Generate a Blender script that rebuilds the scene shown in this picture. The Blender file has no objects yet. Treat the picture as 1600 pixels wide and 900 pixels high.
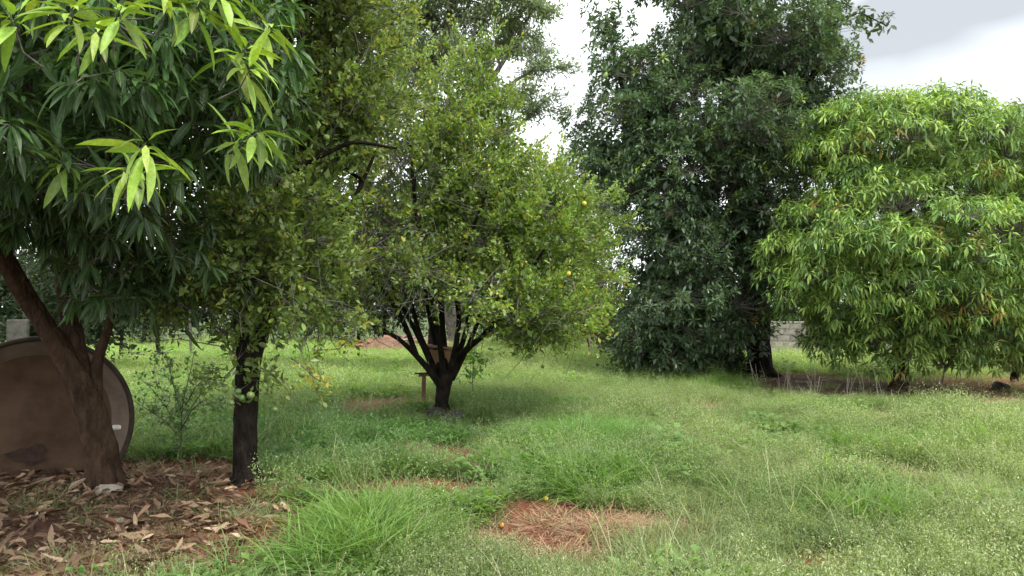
import bpy, math, random
import numpy as np
from mathutils import Matrix, Vector

RS = np.random.RandomState(7)
random.seed(7)
scene = bpy.context.scene
COL = scene.collection

# ------------------------------------------------------------------ camera, sky, sun, exposure
CAM_Z = 1.6
F = 1150.0                      # focal length in pixels of the 1600 px wide photograph
HY = 485.0                      # row of the horizon
PITCH = math.atan((HY - 450.0) / F)
cd = bpy.data.cameras.new('camera'); cam = bpy.data.objects.new('camera', cd); COL.objects.link(cam)
cd.sensor_width = 36.0; cd.lens = 36.0 * F / 1600.0; cd.clip_start = 0.05; cd.clip_end = 2000
cam.location = (0, 0, CAM_Z); cam.rotation_euler = (math.pi / 2 + PITCH, 0, 0)
scene.camera = cam
vs = scene.view_settings
vs.view_transform = 'Standard'; vs.look = 'None'; vs.gamma = 1.0; vs.exposure = 1.4

SUN_EL, SUN_AZ = math.radians(60), math.radians(140)    # azimuth clockwise from +Y
w = bpy.data.worlds.new('World'); scene.world = w; w.use_nodes = True
nt = w.node_tree; nt.nodes.clear()
def N(t, kind, **kw):
    n = t.nodes.new(kind)
    for k, v in kw.items(): setattr(n, k, v)
    return n
out = N(nt, 'ShaderNodeOutputWorld'); bg = N(nt, 'ShaderNodeBackground'); bg.inputs[1].default_value = 0.1
sky = N(nt, 'ShaderNodeTexSky', sky_type='NISHITA'); sky.sun_disc = False
sky.sun_elevation = SUN_EL; sky.sun_rotation = SUN_AZ
tc = N(nt, 'ShaderNodeTexCoord'); mp = N(nt, 'ShaderNodeMapping'); mp.inputs['Scale'].default_value = (1, 1, 2.2)
mp.inputs['Location'].default_value = (0.35, 0.1, 0.2)
no = N(nt, 'ShaderNodeTexNoise'); no.inputs['Scale'].default_value = 1.7; no.inputs['Detail'].default_value = 4; no.inputs['Roughness'].default_value = 0.42
cr = N(nt, 'ShaderNodeValToRGB')
cr.color_ramp.elements[0].position = 0.30; cr.color_ramp.elements[0].color = (2.7, 2.85, 3.0, 1)
cr.color_ramp.elements[1].position = 0.52; cr.color_ramp.elements[1].color = (9.6, 10.0, 10.2, 1)
mx = N(nt, 'ShaderNodeMixRGB'); mx.inputs[0].default_value = 0.93
L = nt.links.new
L(tc.outputs['Generated'], mp.inputs[0]); L(mp.outputs[0], no.inputs['Vector']); L(no.outputs['Fac'], cr.inputs[0])
L(sky.outputs[0], mx.inputs[1]); L(cr.outputs[0], mx.inputs[2]); L(mx.outputs[0], bg.inputs[0]); L(bg.outputs[0], out.inputs[0])

sd = bpy.data.lights.new('sun', 'SUN'); so = bpy.data.objects.new('sun', sd); COL.objects.link(so)
sd.energy = 1.5; sd.angle = math.radians(12); sd.color = (1.0, 0.97, 0.9)
sdir = Vector((math.sin(SUN_AZ) * math.cos(SUN_EL), math.cos(SUN_AZ) * math.cos(SUN_EL), math.sin(SUN_EL)))
so.rotation_euler = sdir.to_track_quat('Z', 'Y').to_euler()

# ------------------------------------------------------------------ helpers
cp, sp = math.cos(PITCH), math.sin(PITCH)
def ray(px, py):
    x, u = (px - 800.0) / F, (450.0 - py) / F
    return np.array([x, cp - u * sp, u * cp + sp])
def W(px, py, Y):                       # the point at distance Y that shows at that pixel
    r = ray(px, py); return np.array([0, 0, CAM_Z]) + r * (Y / r[1])
def G(px, py):                          # the point of the ground that shows at that pixel
    r = ray(px, py); t = CAM_Z / -r[2]; p = r * t; p[2] = 0; return p
def project(P):
    d = P - np.array([0, 0, CAM_Z])
    f = d[:, 1] * cp + d[:, 2] * sp; u = -d[:, 1] * sp + d[:, 2] * cp
    f = np.maximum(f, .01)
    return 800 + d[:, 0] / f * F, 450 - u / f * F, f

_tab = np.random.RandomState(3).rand(256, 256)
def vnoise(x, y, s=1.0, o=0):
    x = np.asarray(x, float) * s + 37.1 * o + 500; y = np.asarray(y, float) * s + 17.7 * o + 500
    xi = np.floor(x).astype(int); yi = np.floor(y).astype(int); fx = x - xi; fy = y - yi
    fx = fx * fx * (3 - 2 * fx); fy = fy * fy * (3 - 2 * fy)
    a = _tab[xi % 256, yi % 256]; b = _tab[(xi + 1) % 256, yi % 256]; c = _tab[xi % 256, (yi + 1) % 256]; d = _tab[(xi + 1) % 256, (yi + 1) % 256]
    return (a * (1 - fx) + b * fx) * (1 - fy) + (c * (1 - fx) + d * fx) * fy
def fbm(x, y, s=1.0, o=0):
    return (vnoise(x, y, s, o) + .5 * vnoise(x, y, s * 2.1, o + 1) + .25 * vnoise(x, y, s * 4.3, o + 2)) / 1.75

# bare soil and straw: (px, py, radius across, radius in depth, kind) ; kind 0 red soil, 1 straw, 2 leaf litter
PATCH = []
def patch(px, py, rx, ry, kind, a=1.0):
    g = G(px, py); q = (1.2, 1.45) if kind < 2 else (1.02, 1.05); PATCH.append((g[0], g[1] + (.08 if kind < 2 else 0), rx * q[0], ry * q[1], kind, a))
patch(850, 828, .40, .26, 0); patch(905, 866, .30, .17, 0); patch(790, 850, .42, .28, 1); patch(690, 770, .50, .28, 0, .9); patch(640, 765, .45, .3, 0, .85)
patch(690, 712, .45, .34, 0, .9); patch(600, 712, .5, .32, 0, .75); patch(790, 690, .5, .3, 0, .55); patch(860, 812, .35, .3, 0, .9); patch(905, 820, .35, .22, 1, .5)
patch(1395, 752, .50, .25, 1); patch(1360, 742, .30, .2, 0, .7); patch(1310, 890, .35, .2, 0, .7); patch(1040, 850, .4, .25, 1, .4)
patch(630, 635, .95, .5, 1, .9); patch(560, 645, .6, .4, 1, .5); patch(1090, 642, .6, .5, 1, .6); patch(1440, 658, .9, .5, 1, .8)
patch(1590, 618, 1.7, 1.6, 1, 1); patch(1580, 603, 1.5, 1.2, 0, 1); patch(1310, 600, 2.0, 1.7, 2, 1.0); patch(1380, 605, 1.9, 1.6, 2, .9); patch(1250, 592, 1.4, 1.3, 2, .8); patch(1300, 612, 1.7, 1.0, 2, 1); patch(1400, 615, 1.6, .9, 2, .9); patch(520, 735, .4, .2, 0, .4); patch(470, 770, .6, .25, 0, .5); patch(740, 735, .4, .2, 0, .65); patch(960, 830, .4, .2, 1, .7)
patch(620, 545, 2.3, 3, 1, .9); patch(690, 655, .35, .3, 0, .7); patch(740, 672, .35, .2, 0, .7)
patch(110, 830, 1.75, 1.4, 2, 1.0); patch(-80, 800, 2.1, 1.9, 2, 1.0); patch(290, 760, .85, .5, 2, .7); patch(300, 800, .6, .4, 2, .6)
patch(430, 800, .8, .35, 2, .5); patch(330, 850, .7, .35, 0, .9); patch(240, 890, .8, .3, 0, 1); patch(387, 762, .5, .4, 2, .8); patch(290, 735, .9, .35, 0, .8); patch(1550, 640, .8, .6, 1, .5)
PATCH = np.array(PATCH)
def patches(x, y):
    """how bare the ground is, and with what: returns soil, straw, litter in 0..1"""
    x = np.asarray(x, float); y = np.asarray(y, float)
    wob = .75 * (fbm(x, y, 2.3, 4) - .5) + .5 * (fbm(x, y, 7.0, 9) - .5)
    r = [np.zeros_like(x) for _ in range(3)]
    for cx, cy, rx, ry, k, a in PATCH:
        d = np.sqrt(((x - cx) / rx) ** 2 + ((y - cy) / ry) ** 2)
        v = a * np.clip(1.35 - d - wob, 0, 1)
        k = int(k); r[k] = np.maximum(r[k], v)
    return r
MOUNDS = []
for px, py, rad, h in ((387, 762, .5, .05), (690, 655, .6, .06), (160, 768, .8, .06), (1185, 590, 1.2, .08), (1405, 610, 1.0, .06), (850, 850, .6, -.03), (910, 700, .9, .06), (1440, 700, 1.2, .07), (1200, 760, 1.2, .05)):
    g = G(px, py); MOUNDS.append((g[0], g[1], rad, h))
def gh(x, y):
    x = np.asarray(x, float); y = np.asarray(y, float)
    z = .10 * (fbm(x, y, .35, 1) - .5) + .045 * (fbm(x, y, 1.7, 2) - .5)
    for cx, cy, rad, h in MOUNDS: z = z + h * np.exp(-((x - cx) ** 2 + (y - cy) ** 2) / (rad * rad))
    return z

def mesh_from(name, V, T, mats=(), cols=None, smooth=False, quads=False, uv=None, midx=None):
    V = np.ascontiguousarray(V, dtype=np.float32); T = np.ascontiguousarray(T, dtype=np.int32); k = T.shape[1]
    me = bpy.data.meshes.new(name)
    me.vertices.add(len(V)); me.vertices.foreach_set('co', V.ravel())
    me.loops.add(T.size); me.loops.foreach_set('vertex_index', T.ravel())
    me.polygons.add(len(T)); me.polygons.foreach_set('loop_start', np.arange(0, T.size, k, dtype=np.int32))
    if midx is not None: me.polygons.foreach_set('material_index', np.asarray(midx, np.int32))
    me.update(calc_edges=True)
    for m in mats: me.materials.append(m)
    if cols is not None:
        a = me.attributes.new('Col', 'FLOAT_COLOR', 'POINT'); c = np.ones((len(V), 4), np.float32); c[:, :3] = cols
        a.data.foreach_set('color', c.ravel())
    if uv is not None:
        a = me.attributes.new('lf', 'FLOAT_VECTOR', 'POINT'); a.data.foreach_set('vector', np.ascontiguousarray(uv, np.float32).ravel())
    if smooth: me.polygons.foreach_set('use_smooth', np.ones(len(T), bool))
    return me
def link(name, me, parent=None, **props):
    o = bpy.data.objects.new(name, me); COL.objects.link(o)
    if parent is not None: o.parent = parent
    for k, v in props.items(): o[k] = v
    return o
def root(name, loc, label, cat, group=None):
    o = bpy.data.objects.new(name, None); COL.objects.link(o); o.location = [float(v) for v in loc]; o.empty_display_size = .1
    o['label'] = label; o['category'] = cat
    if group: o['group'] = group
    return o

class Geo:
    """collects polygons into one mesh"""
    def __init__(s): s.v = []; s.f = []; s.n = 0; s.c = []
    def add(s, V, Fc, c=None):
        V = np.asarray(V, float); s.v.append(V); s.f += [tuple(i + s.n for i in f) for f in Fc]; s.n += len(V)
        s.c.append(np.tile(c if c is not None else (1, 1, 1), (len(V), 1)))
    def box(s, c, d, R=None, bev=0.0, col=None, jit=0.0):
        x, y, z = np.array(d) / 2.0; b = bev
        if b <= 0:
            V = np.array([(-x, -y, -z), (x, -y, -z), (x, y, -z), (-x, y, -z), (-x, -y, z), (x, -y, z), (x, y, z), (-x, y, z)])
            Fc = [(0, 3, 2, 1), (4, 5, 6, 7), (0, 1, 5, 4), (1, 2, 6, 5), (2, 3, 7, 6), (3, 0, 4, 7)]
        else:                                                 # chamfered box
            V = []; idx = {}
            for sx in (-1, 1):
                for sy in (-1, 1):
                    for sz in (-1, 1):
                        for a in range(3):
                            q = [x * sx, y * sy, z * sz]
                            for k in range(3):
                                if k != a: q[k] -= b * (sx, sy, sz)[k]
                            idx[(sx, sy, sz, a)] = len(V); V.append(q)
            V = np.array(V); Fc = []
            for a in range(3):
                o = [k for k in range(3) if k != a]
                for sa in (-1, 1):
                    ring = []
                    for p, q in ((-1, -1), (1, -1), (1, 1), (-1, 1)):
                        key = [0, 0, 0]; key[a] = sa; key[o[0]] = p; key[o[1]] = q; ring.append(idx[tuple(key) + (a,)])
                    flip = (sa > 0) != (a != 1)
                    Fc.append(tuple(ring[::-1] if flip else ring))
            for a in range(3):
                o = [k for k in range(3) if k != a]
                for p in (-1, 1):
                    for q in (-1, 1):
                        k1 = [0, 0, 0]; k1[o[0]] = p; k1[o[1]] = q
                        kl = list(k1); kl[a] = -1; kh = list(k1); kh[a] = 1
                        Fc.append((idx[tuple(kl) + (o[0],)], idx[tuple(kh) + (o[0],)], idx[tuple(kh) + (o[1],)], idx[tuple(kl) + (o[1],)]))
            for sx in (-1, 1):
                for sy in (-1, 1):
                    for sz in (-1, 1): Fc.append(tuple(idx[(sx, sy, sz, a)] for a in range(3)))
        if jit: V = V + RS.uniform(-jit, jit, V.shape)
        if R is not None: V = V @ np.array(R).T
        s.add(V + np.array(c), Fc, col)
    def tube(s, P, r, n=8, cap=True, rough=0.0, col=None, flute=0.0):
        P = np.asarray(P, float); k = len(P); r = np.broadcast_to(np.asarray(r, float), (k,))
        t = np.gradient(P, axis=0); t /= np.linalg.norm(t, axis=1)[:, None] + 1e-9
        a = np.array([0., 0, 1]) if abs(t[0][2]) < .8 else np.array([1., 0, 0])
        ang = np.arange(n) / n * 2 * np.pi; V = []
        ph = RS.rand() * 6
        for i in range(k):
            a = a - t[i] * a.dot(t[i]); a /= np.linalg.norm(a) + 1e-9; b = np.cross(t[i], a)
            rr = r[i] * (1 + flute * np.sin(ang * 5 + ph + i * .25) + flute * .6 * np.sin(ang * 3 - ph) + (RS.uniform(-rough, rough, n) if rough else 0))
            V.append(P[i] + (np.cos(ang) * rr)[:, None] * a + (np.sin(ang) * rr)[:, None] * b)
        V = np.concatenate(V); Fc = []
        for i in range(k - 1):
            for j in range(n):
                j2 = (j + 1) % n; Fc.append((i * n + j, i * n + j2, i * n + n + j2, i * n + n + j))
        if cap: Fc.append(tuple(range(n))[::-1]); Fc.append(tuple((k - 1) * n + j for j in range(n)))
        s.add(V, Fc, col)
    def build(s, name, mat, parent=None, origin=(0, 0, 0), smooth=False, **props):
        if not s.v: return None
        V = np.concatenate(s.v) - np.array(origin); me = bpy.data.meshes.new(name); me.from_pydata(V.tolist(), [], s.f)
        for m in (mat if isinstance(mat, (list, tuple)) else [mat]): me.materials.append(m)
        a = me.attributes.new('Col', 'FLOAT_COLOR', 'POINT'); c = np.ones((len(V), 4), np.float32); c[:, :3] = np.concatenate(s.c); a.data.foreach_set('color', c.ravel())
        if smooth: me.polygons.foreach_set('use_smooth', np.ones(len(me.polygons), bool))
        return link(name, me, parent, **props)

# ------------------------------------------------------------------ materials
def mat(name):
    m = bpy.data.materials.new(name); m.use_nodes = True; t = m.node_tree; t.nodes.clear()
    return m, t, N(t, 'ShaderNodeOutputMaterial')
def leaf_mat(name, rough=.42, spec=.5, trans=.3, tint_attr=False, under=1.25, mid=.35):
    m, t, o = mat(name); l = t.links.new
    at = N(t, 'ShaderNodeAttribute', attribute_name='Col'); src = at.outputs['Color']
    if tint_attr:
        ti = N(t, 'ShaderNodeAttribute', attribute_name='tint', attribute_type='INSTANCER')
        mu = N(t, 'ShaderNodeMixRGB', blend_type='MULTIPLY'); mu.inputs[0].default_value = 1
        l(src, mu.inputs[1]); l(ti.outputs['Color'], mu.inputs[2]); src = mu.outputs[0]
    lf = N(t, 'ShaderNodeAttribute', attribute_name='lf'); se = N(t, 'ShaderNodeSeparateXYZ'); l(lf.outputs['Vector'], se.inputs[0])
    ab = N(t, 'ShaderNodeMath', operation='ABSOLUTE'); l(se.outputs['Y'], ab.inputs[0])
    mr = N(t, 'ShaderNodeMapRange'); mr.inputs['From Min'].default_value = 0; mr.inputs['From Max'].default_value = .16; mr.inputs['To Min'].default_value = mid; mr.inputs['To Max'].default_value = 0
    l(ab.outputs[0], mr.inputs['Value'])
    ml = N(t, 'ShaderNodeMixRGB', blend_type='MIX'); ml.inputs[2].default_value = (.30, .36, .12, 1); l(mr.outputs[0], ml.inputs[0]); l(src, ml.inputs[1])
    ge = N(t, 'ShaderNodeNewGeometry'); un = N(t, 'ShaderNodeMixRGB', blend_type='MIX'); l(ge.outputs['Backfacing'], un.inputs[0]); l(ml.outputs[0], un.inputs[1])
    mu2 = N(t, 'ShaderNodeMixRGB', blend_type='MULTIPLY'); mu2.inputs[0].default_value = 1; mu2.inputs[2].default_value = (under, under, under * 1.1, 1); l(ml.outputs[0], mu2.inputs[1]); l(mu2.outputs[0], un.inputs[2])
    nz = N(t, 'ShaderNodeTexNoise'); nz.inputs['Scale'].default_value = 60; tcx = N(t, 'ShaderNodeTexCoord'); l(tcx.outputs['Object'], nz.inputs['Vector'])
    br = N(t, 'ShaderNodeMapRange'); br.inputs['From Min'].default_value = .3; br.inputs['From Max'].default_value = .7; br.inputs['To Min'].default_value = .8; br.inputs['To Max'].default_value = 1.2; l(nz.outputs['Fac'], br.inputs['Value'])
    fm = N(t, 'ShaderNodeMixRGB', blend_type='MULTIPLY'); fm.inputs[0].default_value = 1; l(un.outputs[0], fm.inputs[1]); l(br.outputs[0], fm.inputs[2])
    p = N(t, 'ShaderNodeBsdfPrincipled'); p.inputs['Roughness'].default_value = rough; p.inputs['Specular IOR Level'].default_value = spec; l(fm.outputs[0], p.inputs['Base Color'])
    tr = N(t, 'ShaderNodeBsdfTranslucent'); tm = N(t, 'ShaderNodeMixRGB', blend_type='MULTIPLY'); tm.inputs[0].default_value = 1; tm.inputs[2].default_value = (1.5, 1.55, .6, 1); l(fm.outputs[0], tm.inputs[1]); l(tm.outputs[0], tr.inputs['Color'])
    ms = N(t, 'ShaderNodeMixShader'); ms.inputs[0].default_value = trans; l(p.outputs[0], ms.inputs[1]); l(tr.outputs[0], ms.inputs[2]); l(ms.outputs[0], o.inputs[0])
    return m
def rough_mat(name, c1, c2, scale=8, rough=.9, bump=.4, bscale=None, stretch=(1, 1, 1), c3=None, usecol=False, spec=.25, dist=.02):
    m, t, o = mat(name); l = t.links.new
    tcx = N(t, 'ShaderNodeTexCoord'); mpx = N(t, 'ShaderNodeMapping'); mpx.inputs['Scale'].default_value = stretch; l(tcx.outputs['Object'], mpx.inputs[0])
    nz = N(t, 'ShaderNodeTexNoise'); nz.inputs['Scale'].default_value = scale; nz.inputs['Detail'].default_value = 8; nz.inputs['Roughness'].default_value = .65; l(mpx.outputs[0], nz.inputs['Vector'])
    r = N(t, 'ShaderNodeValToRGB'); e = r.color_ramp.elements; e[0].position = .33; e[0].color = (*c1, 1); e[1].position = .66; e[1].color = (*c2, 1)
    if c3: q = r.color_ramp.elements.new(.8); q.color = (*c3, 1)
    l(nz.outputs['Fac'], r.inputs[0]); src = r.outputs[0]
    if usecol:
        at = N(t, 'ShaderNodeAttribute', attribute_name='Col'); mu = N(t, 'ShaderNodeMixRGB', blend_type='MULTIPLY'); mu.inputs[0].default_value = 1; l(src, mu.inputs[1]); l(at.outputs['Color'], mu.inputs[2]); src = mu.outputs[0]
    n2 = N(t, 'ShaderNodeTexNoise'); n2.inputs['Scale'].default_value = bscale or scale * 3; n2.inputs['Detail'].default_value = 6; l(mpx.outputs[0], n2.inputs['Vector'])
    b = N(t, 'ShaderNodeBump'); b.inputs['Strength'].default_value = bump; b.inputs['Distance'].default_value = dist; l(n2.outputs['Fac'], b.inputs['Height'])
    p = N(t, 'ShaderNodeBsdfPrincipled'); p.inputs['Roughness'].default_value = rough; p.inputs['Specular IOR Level'].default_value = spec
    l(src, p.inputs['Base Color']); l(b.outputs[0], p.inputs['Normal']); l(p.outputs[0], o.inputs[0])
    return m
def flat_mat(name, rough=.6, spec=.4):
    m, t, o = mat(name); l = t.links.new
    at = N(t, 'ShaderNodeAttribute', attribute_name='Col'); nz = N(t, 'ShaderNodeTexNoise'); nz.inputs['Scale'].default_value = 25
    tcx = N(t, 'ShaderNodeTexCoord'); l(tcx.outputs['Object'], nz.inputs['Vector'])
    br = N(t, 'ShaderNodeMapRange'); br.inputs['From Min'].default_value = .3; br.inputs['From Max'].default_value = .7; br.inputs['To Min'].default_value = .7; br.inputs['To Max'].default_value = 1.25; l(nz.outputs['Fac'], br.inputs['Value'])
    fm = N(t, 'ShaderNodeMixRGB', blend_type='MULTIPLY'); fm.inputs[0].default_value = 1; l(at.outputs['Color'], fm.inputs[1]); l(br.outputs[0], fm.inputs[2])
    p = N(t, 'ShaderNodeBsdfPrincipled'); p.inputs['Roughness'].default_value = rough; p.inputs['Specular IOR Level'].default_value = spec
    l(fm.outputs[0], p.inputs['Base Color']); l(p.outputs[0], o.inputs[0]); return m

M_leaf = leaf_mat('glossy_leaf', .38, .5, .22)
M_mango = leaf_mat('mango_leaf', .42, .3, .2)
M_citrus = leaf_mat('citrus_leaf', .42, .45, .3, mid=.12)
M_dull = leaf_mat('dull_leaf', .6, .25, .3, mid=.05)
M_grass = leaf_mat('grass_blade', .55, .3, .35, tint_attr=True, mid=.1)
M_dry = leaf_mat('dry_leaf', .7, .25, .08, mid=.25, under=1.1)
M_straw = leaf_mat('straw', .75, .2, .1, tint_attr=True, mid=0)
M_bark_dark = rough_mat('dark_wet_bark', (.006, .005, .004), (.030, .023, .018), 12, .95, 1.0, 24, (1, 1, .45), (.13, .12, .10), spec=.08, dist=.05)
M_bark_mango = rough_mat('brown_mango_bark', (.028, .017, .011), (.085, .053, .035), 12, .95, 1.0, 26, (1, 1, .45), (.17, .14, .11), spec=.08, dist=.05)
M_bark_grey = rough_mat('grey_bark', (.05, .045, .038), (.17, .155, .13), 14, .9, .7, 30, (1, 1, .5))
M_twig = rough_mat('twig_bark', (.04, .035, .028), (.19, .175, .15), 20, .9, .3)
M_fruit = flat_mat('fruit_skin', .45, .5)

# ------------------------------------------------------------------ ground
def axis(lo, hi, core0, core1, step, grow=1.13):
    a = [core0 + i * step for i in range(int((core1 - core0) / step) + 1)]
    s = step; x = a[-1]
    while x < hi: s *= grow; x += s; a.append(x)
    s = step; x = core0; b = []
    while x > lo: s *= grow; x -= s; b.append(x)
    return np.array(b[::-1] + a)
xs = axis(-900, 900, -6, 8, .09); ys = axis(-300, 1200, 3.2, 12.5, .09)
gx, gy = np.meshgrid(xs, ys); far = np.clip((np.hypot(gx, gy) - 60) / 40, 0, 1)
gz = gh(gx, gy) * (1 - far)
soil, straw, litter = patches(gx, gy)
gz += (.018 * (fbm(gx, gy, 14, 5) - .5) + .012 * (vnoise(gx, gy, 30, 6) - .5)) * (1 - far)
nx, ny = len(xs), len(ys)
Vg = np.stack([gx, gy, gz], -1).reshape(-1, 3)
ii = np.arange(nx * ny).reshape(ny, nx)
Q = np.stack([ii[:-1, :-1], ii[:-1, 1:], ii[1:, 1:], ii[1:, :-1]], -1).reshape(-1, 4)
red = np.array([.165, .048, .03]); mud = np.array([.075, .05, .032]); gr = np.array([.07, .095, .032]); st = np.array([.30, .21, .12]); li = np.array([.10, .05, .033])
base = mud[None, None] * (.8 + .5 * fbm(gx, gy, 3, 8))[..., None]
farw = np.clip((gy - 12) / 14, 0, 1)[..., None]; base = base * (1 - farw) + gr * farw
for wgt, c in ((straw, st), (litter, li), (soil, red)):
    k = np.clip(wgt * 1.8, 0, 1)[..., None]; base = base * (1 - k) + c * (.75 + .5 * fbm(gx, gy, 5, 3))[..., None] * k
m, t, o = mat('soil_ground'); l = t.links.new
at = N(t, 'ShaderNodeAttribute', attribute_name='Col'); tcx = N(t, 'ShaderNodeTexCoord')
nz = N(t, 'ShaderNodeTexNoise'); nz.inputs['Scale'].default_value = 26; nz.inputs['Detail'].default_value = 9; nz.inputs['Roughness'].default_value = .7; l(tcx.outputs['Object'], nz.inputs['Vector'])
br = N(t, 'ShaderNodeMapRange'); br.inputs['From Min'].default_value = .3; br.inputs['From Max'].default_value = .7; br.inputs['To Min'].default_value = .5; br.inputs['To Max'].default_value = 1.45; l(nz.outputs['Fac'], br.inputs['Value'])
fm = N(t, 'ShaderNodeMixRGB', blend_type='MULTIPLY'); fm.inputs[0].default_value = 1; l(at.outputs['Color'], fm.inputs[1]); l(br.outputs[0], fm.inputs[2])
bu = N(t, 'ShaderNodeBump'); bu.inputs['Strength'].default_value = .8; bu.inputs['Distance'].default_value = .02; l(nz.outputs['Fac'], bu.inputs['Height'])
p = N(t, 'ShaderNodeBsdfPrincipled'); p.inputs['Roughness'].default_value = .95; p.inputs['Specular IOR Level'].default_value = .15
l(fm.outputs[0], p.inputs['Base Color']); l(bu.outputs[0], p.inputs['Normal']); l(p.outputs[0], o.inputs[0])
link('ground', mesh_from('ground', Vg, Q, [m], base.reshape(-1, 3), smooth=True), kind='structure')

# ------------------------------------------------------------------ leaf prototypes
def leaf_proto(Ln, Wd, seg=3, droop=.3, fold=.25, peak=.45, twist=0.0, wave=0.0):
    """a lanceolate leaf along +X; returns verts, tris, (u, v, 0)"""
    us = np.linspace(0, 1, seg + 1); V = []; UV = []; T = []; row = []
    for i, u in enumerate(us):
        x = Ln * (u - .12 * droop * u * u); z = -droop * Ln * u ** 1.8
        wd = 0 if i in (0, seg) else Wd / 2 * (math.sin(math.pi * u ** (math.log(.5) / math.log(peak))) ** .75)
        V.append((x, 0, z)); UV.append((u, 0, 0)); r = [len(V) - 1]
        if wd > 0:
            for sgn in (1, -1):
                V.append((x, sgn * wd * math.cos(twist * u), z + fold * wd + sgn * wd * math.sin(twist * u) + wave * Wd * math.sin(u * 9 + sgn)))
                UV.append((u, sgn, 0)); r.append(len(V) - 1)
        row.append(r)
    for i in range(seg):
        a, b = row[i], row[i + 1]
        if len(a) == 1: T += [(a[0], b[0], b[1]), (a[0], b[2], b[0])]
        elif len(b) == 1: T += [(a[0], b[0], a[1]), (a[0], a[2], b[0])]
        else: T += [(a[0], b[0], b[1]), (a[0], b[1], a[1]), (a[0], a[2], b[2]), (a[0], b[2], b[0])]
    return np.array(V), np.array(T), np.array(UV, float)
def protos(n, Ln, Wd, seg, droop, fold=.25, peak=.45, twist=.3, wave=0.0):
    r = np.random.RandomState(int(Ln * 1000))
    return [leaf_proto(Ln * r.uniform(.85, 1.1), Wd * r.uniform(.85, 1.15), seg, droop * r.uniform(.4, 1.6), fold * r.uniform(.4, 1.5), peak, r.uniform(-twist, twist), wave) for _ in range(n)]
FINE = {}
def pair(n, Ln, Wd, fine, coarse, *a):
    P = protos(n, Ln, Wd, coarse, *a); FINE[id(P)] = protos(n, Ln, Wd, fine, *a); return P
P_mango_near = pair(10, .22, .043, 6, 3, .34, .35, .45, .5, .04)
P_mango = pair(8, .21, .040, 4, 2, .38, .3, .45, .4)
P_avo = pair(8, .155, .060, 3, 2, .18, .25, .5, .3)
P_citrus = pair(8, .078, .038, 4, 2, .12, .35, .5, .4)
P_small = protos(6, .085, .04, 2, .15, .3, .5, .3)
P_pinna = protos(4, .30, .085, 2, .25, .1, .5, .3)

def frames(D, up=None, roll=0.3):
    """rotation matrices with X along D and Z as near up as possible"""
    n = len(D); X = D / (np.linalg.norm(D, axis=1)[:, None] + 1e-9)
    U = np.tile([0., 0, 1], (n, 1)) if up is None else up
    U = U + RS.normal(0, roll, (n, 3))
    Z = U - X * (U * X).sum(1)[:, None]; Z /= np.linalg.norm(Z, axis=1)[:, None] + 1e-9
    Y = np.cross(Z, X)
    return np.stack([X, Y, Z], -1)           # columns
class Leaves:
    def __init__(s, P, material): s.P = P; s.m = material; s.p = []; s.R = []; s.s = []; s.c = []; s.k = []
    def add(s, pos, R, sc, colr):
        n = len(pos); s.p.append(pos); s.R.append(R); s.s.append(sc); s.c.append(colr); s.k.append(RS.randint(len(s.P), size=n))
    def done(s):
        s.p = np.concatenate(s.p); s.R = np.concatenate(s.R); s.s = np.concatenate(s.s); s.c = np.concatenate(s.c); s.k = np.concatenate(s.k); return s
    def mesh(s, name, sel, origin):
        Vs, Ts, Cs, Us = [], [], [], []; off = 0
        for k, (v, tr, uv) in enumerate(s.P):
            q = np.where(sel & (s.k == k))[0]
            if not len(q): continue
            a = np.einsum('nij,vj->nvi', s.R[q], v) * s.s[q][:, None, None] + s.p[q][:, None] - np.array(origin)
            Vs.append(a.reshape(-1, 3)); Ts.append((tr[None] + (np.arange(len(q)) * len(v))[:, None, None] + off).reshape(-1, 3)); off += len(q) * len(v)
            Cs.append(np.repeat(s.c[q], len(v), 0)); Us.append(np.tile(uv, (len(q), 1)))
        return mesh_from(name, np.concatenate(Vs), np.concatenate(Ts), [s.m], np.concatenate(Cs), uv=np.concatenate(Us), smooth=True)
FOL = []       # (leaves, root, origin, how many single leaves) - split into single leaves and a mass at the end

# ------------------------------------------------------------------ tree building
def unit(v): return v / (np.linalg.norm(v, axis=-1)[..., None] + 1e-9)
def rdir(n): return unit(RS.normal(0, 1, (n, 3)))
def lobes_px(lst):
    C, R = [], []
    for px, py, d, rx, ry, rd in lst: C.append(W(px, py, d)); R.append((rx * d / F, rd, ry * d / F))
    return np.array(C), np.array(R)
def sublobes(C, R, n, rs=(.3, .55), shell=(.6, 1.0), zmin=.5, inside=.62):
    A = (R[:, 0] * R[:, 1] + R[:, 0] * R[:, 2] + R[:, 1] * R[:, 2]); out = []; rad = []
    cnt = np.maximum(1, np.round(n * A / A.sum()).astype(int))
    for i in range(len(C)):
        tries = 0; got = 0
        while got < cnt[i] and tries < cnt[i] * 30:
            tries += 1; u = rdir(1)[0]; p = C[i] + R[i] * u * RS.uniform(*shell)
            if p[2] < zmin: continue
            if any(j != i and np.linalg.norm((p - C[j]) / R[j]) < inside for j in range(len(C))): continue
            r = min(RS.uniform(*rs), max(R[i]) * .8)
            if out and np.min(np.linalg.norm(np.array(out) - p, axis=1) - r * .75) < 0 and RS.rand() < .85: continue
            out.append(p); rad.append(r); got += 1
    return np.array(out), np.array(rad)
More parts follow.
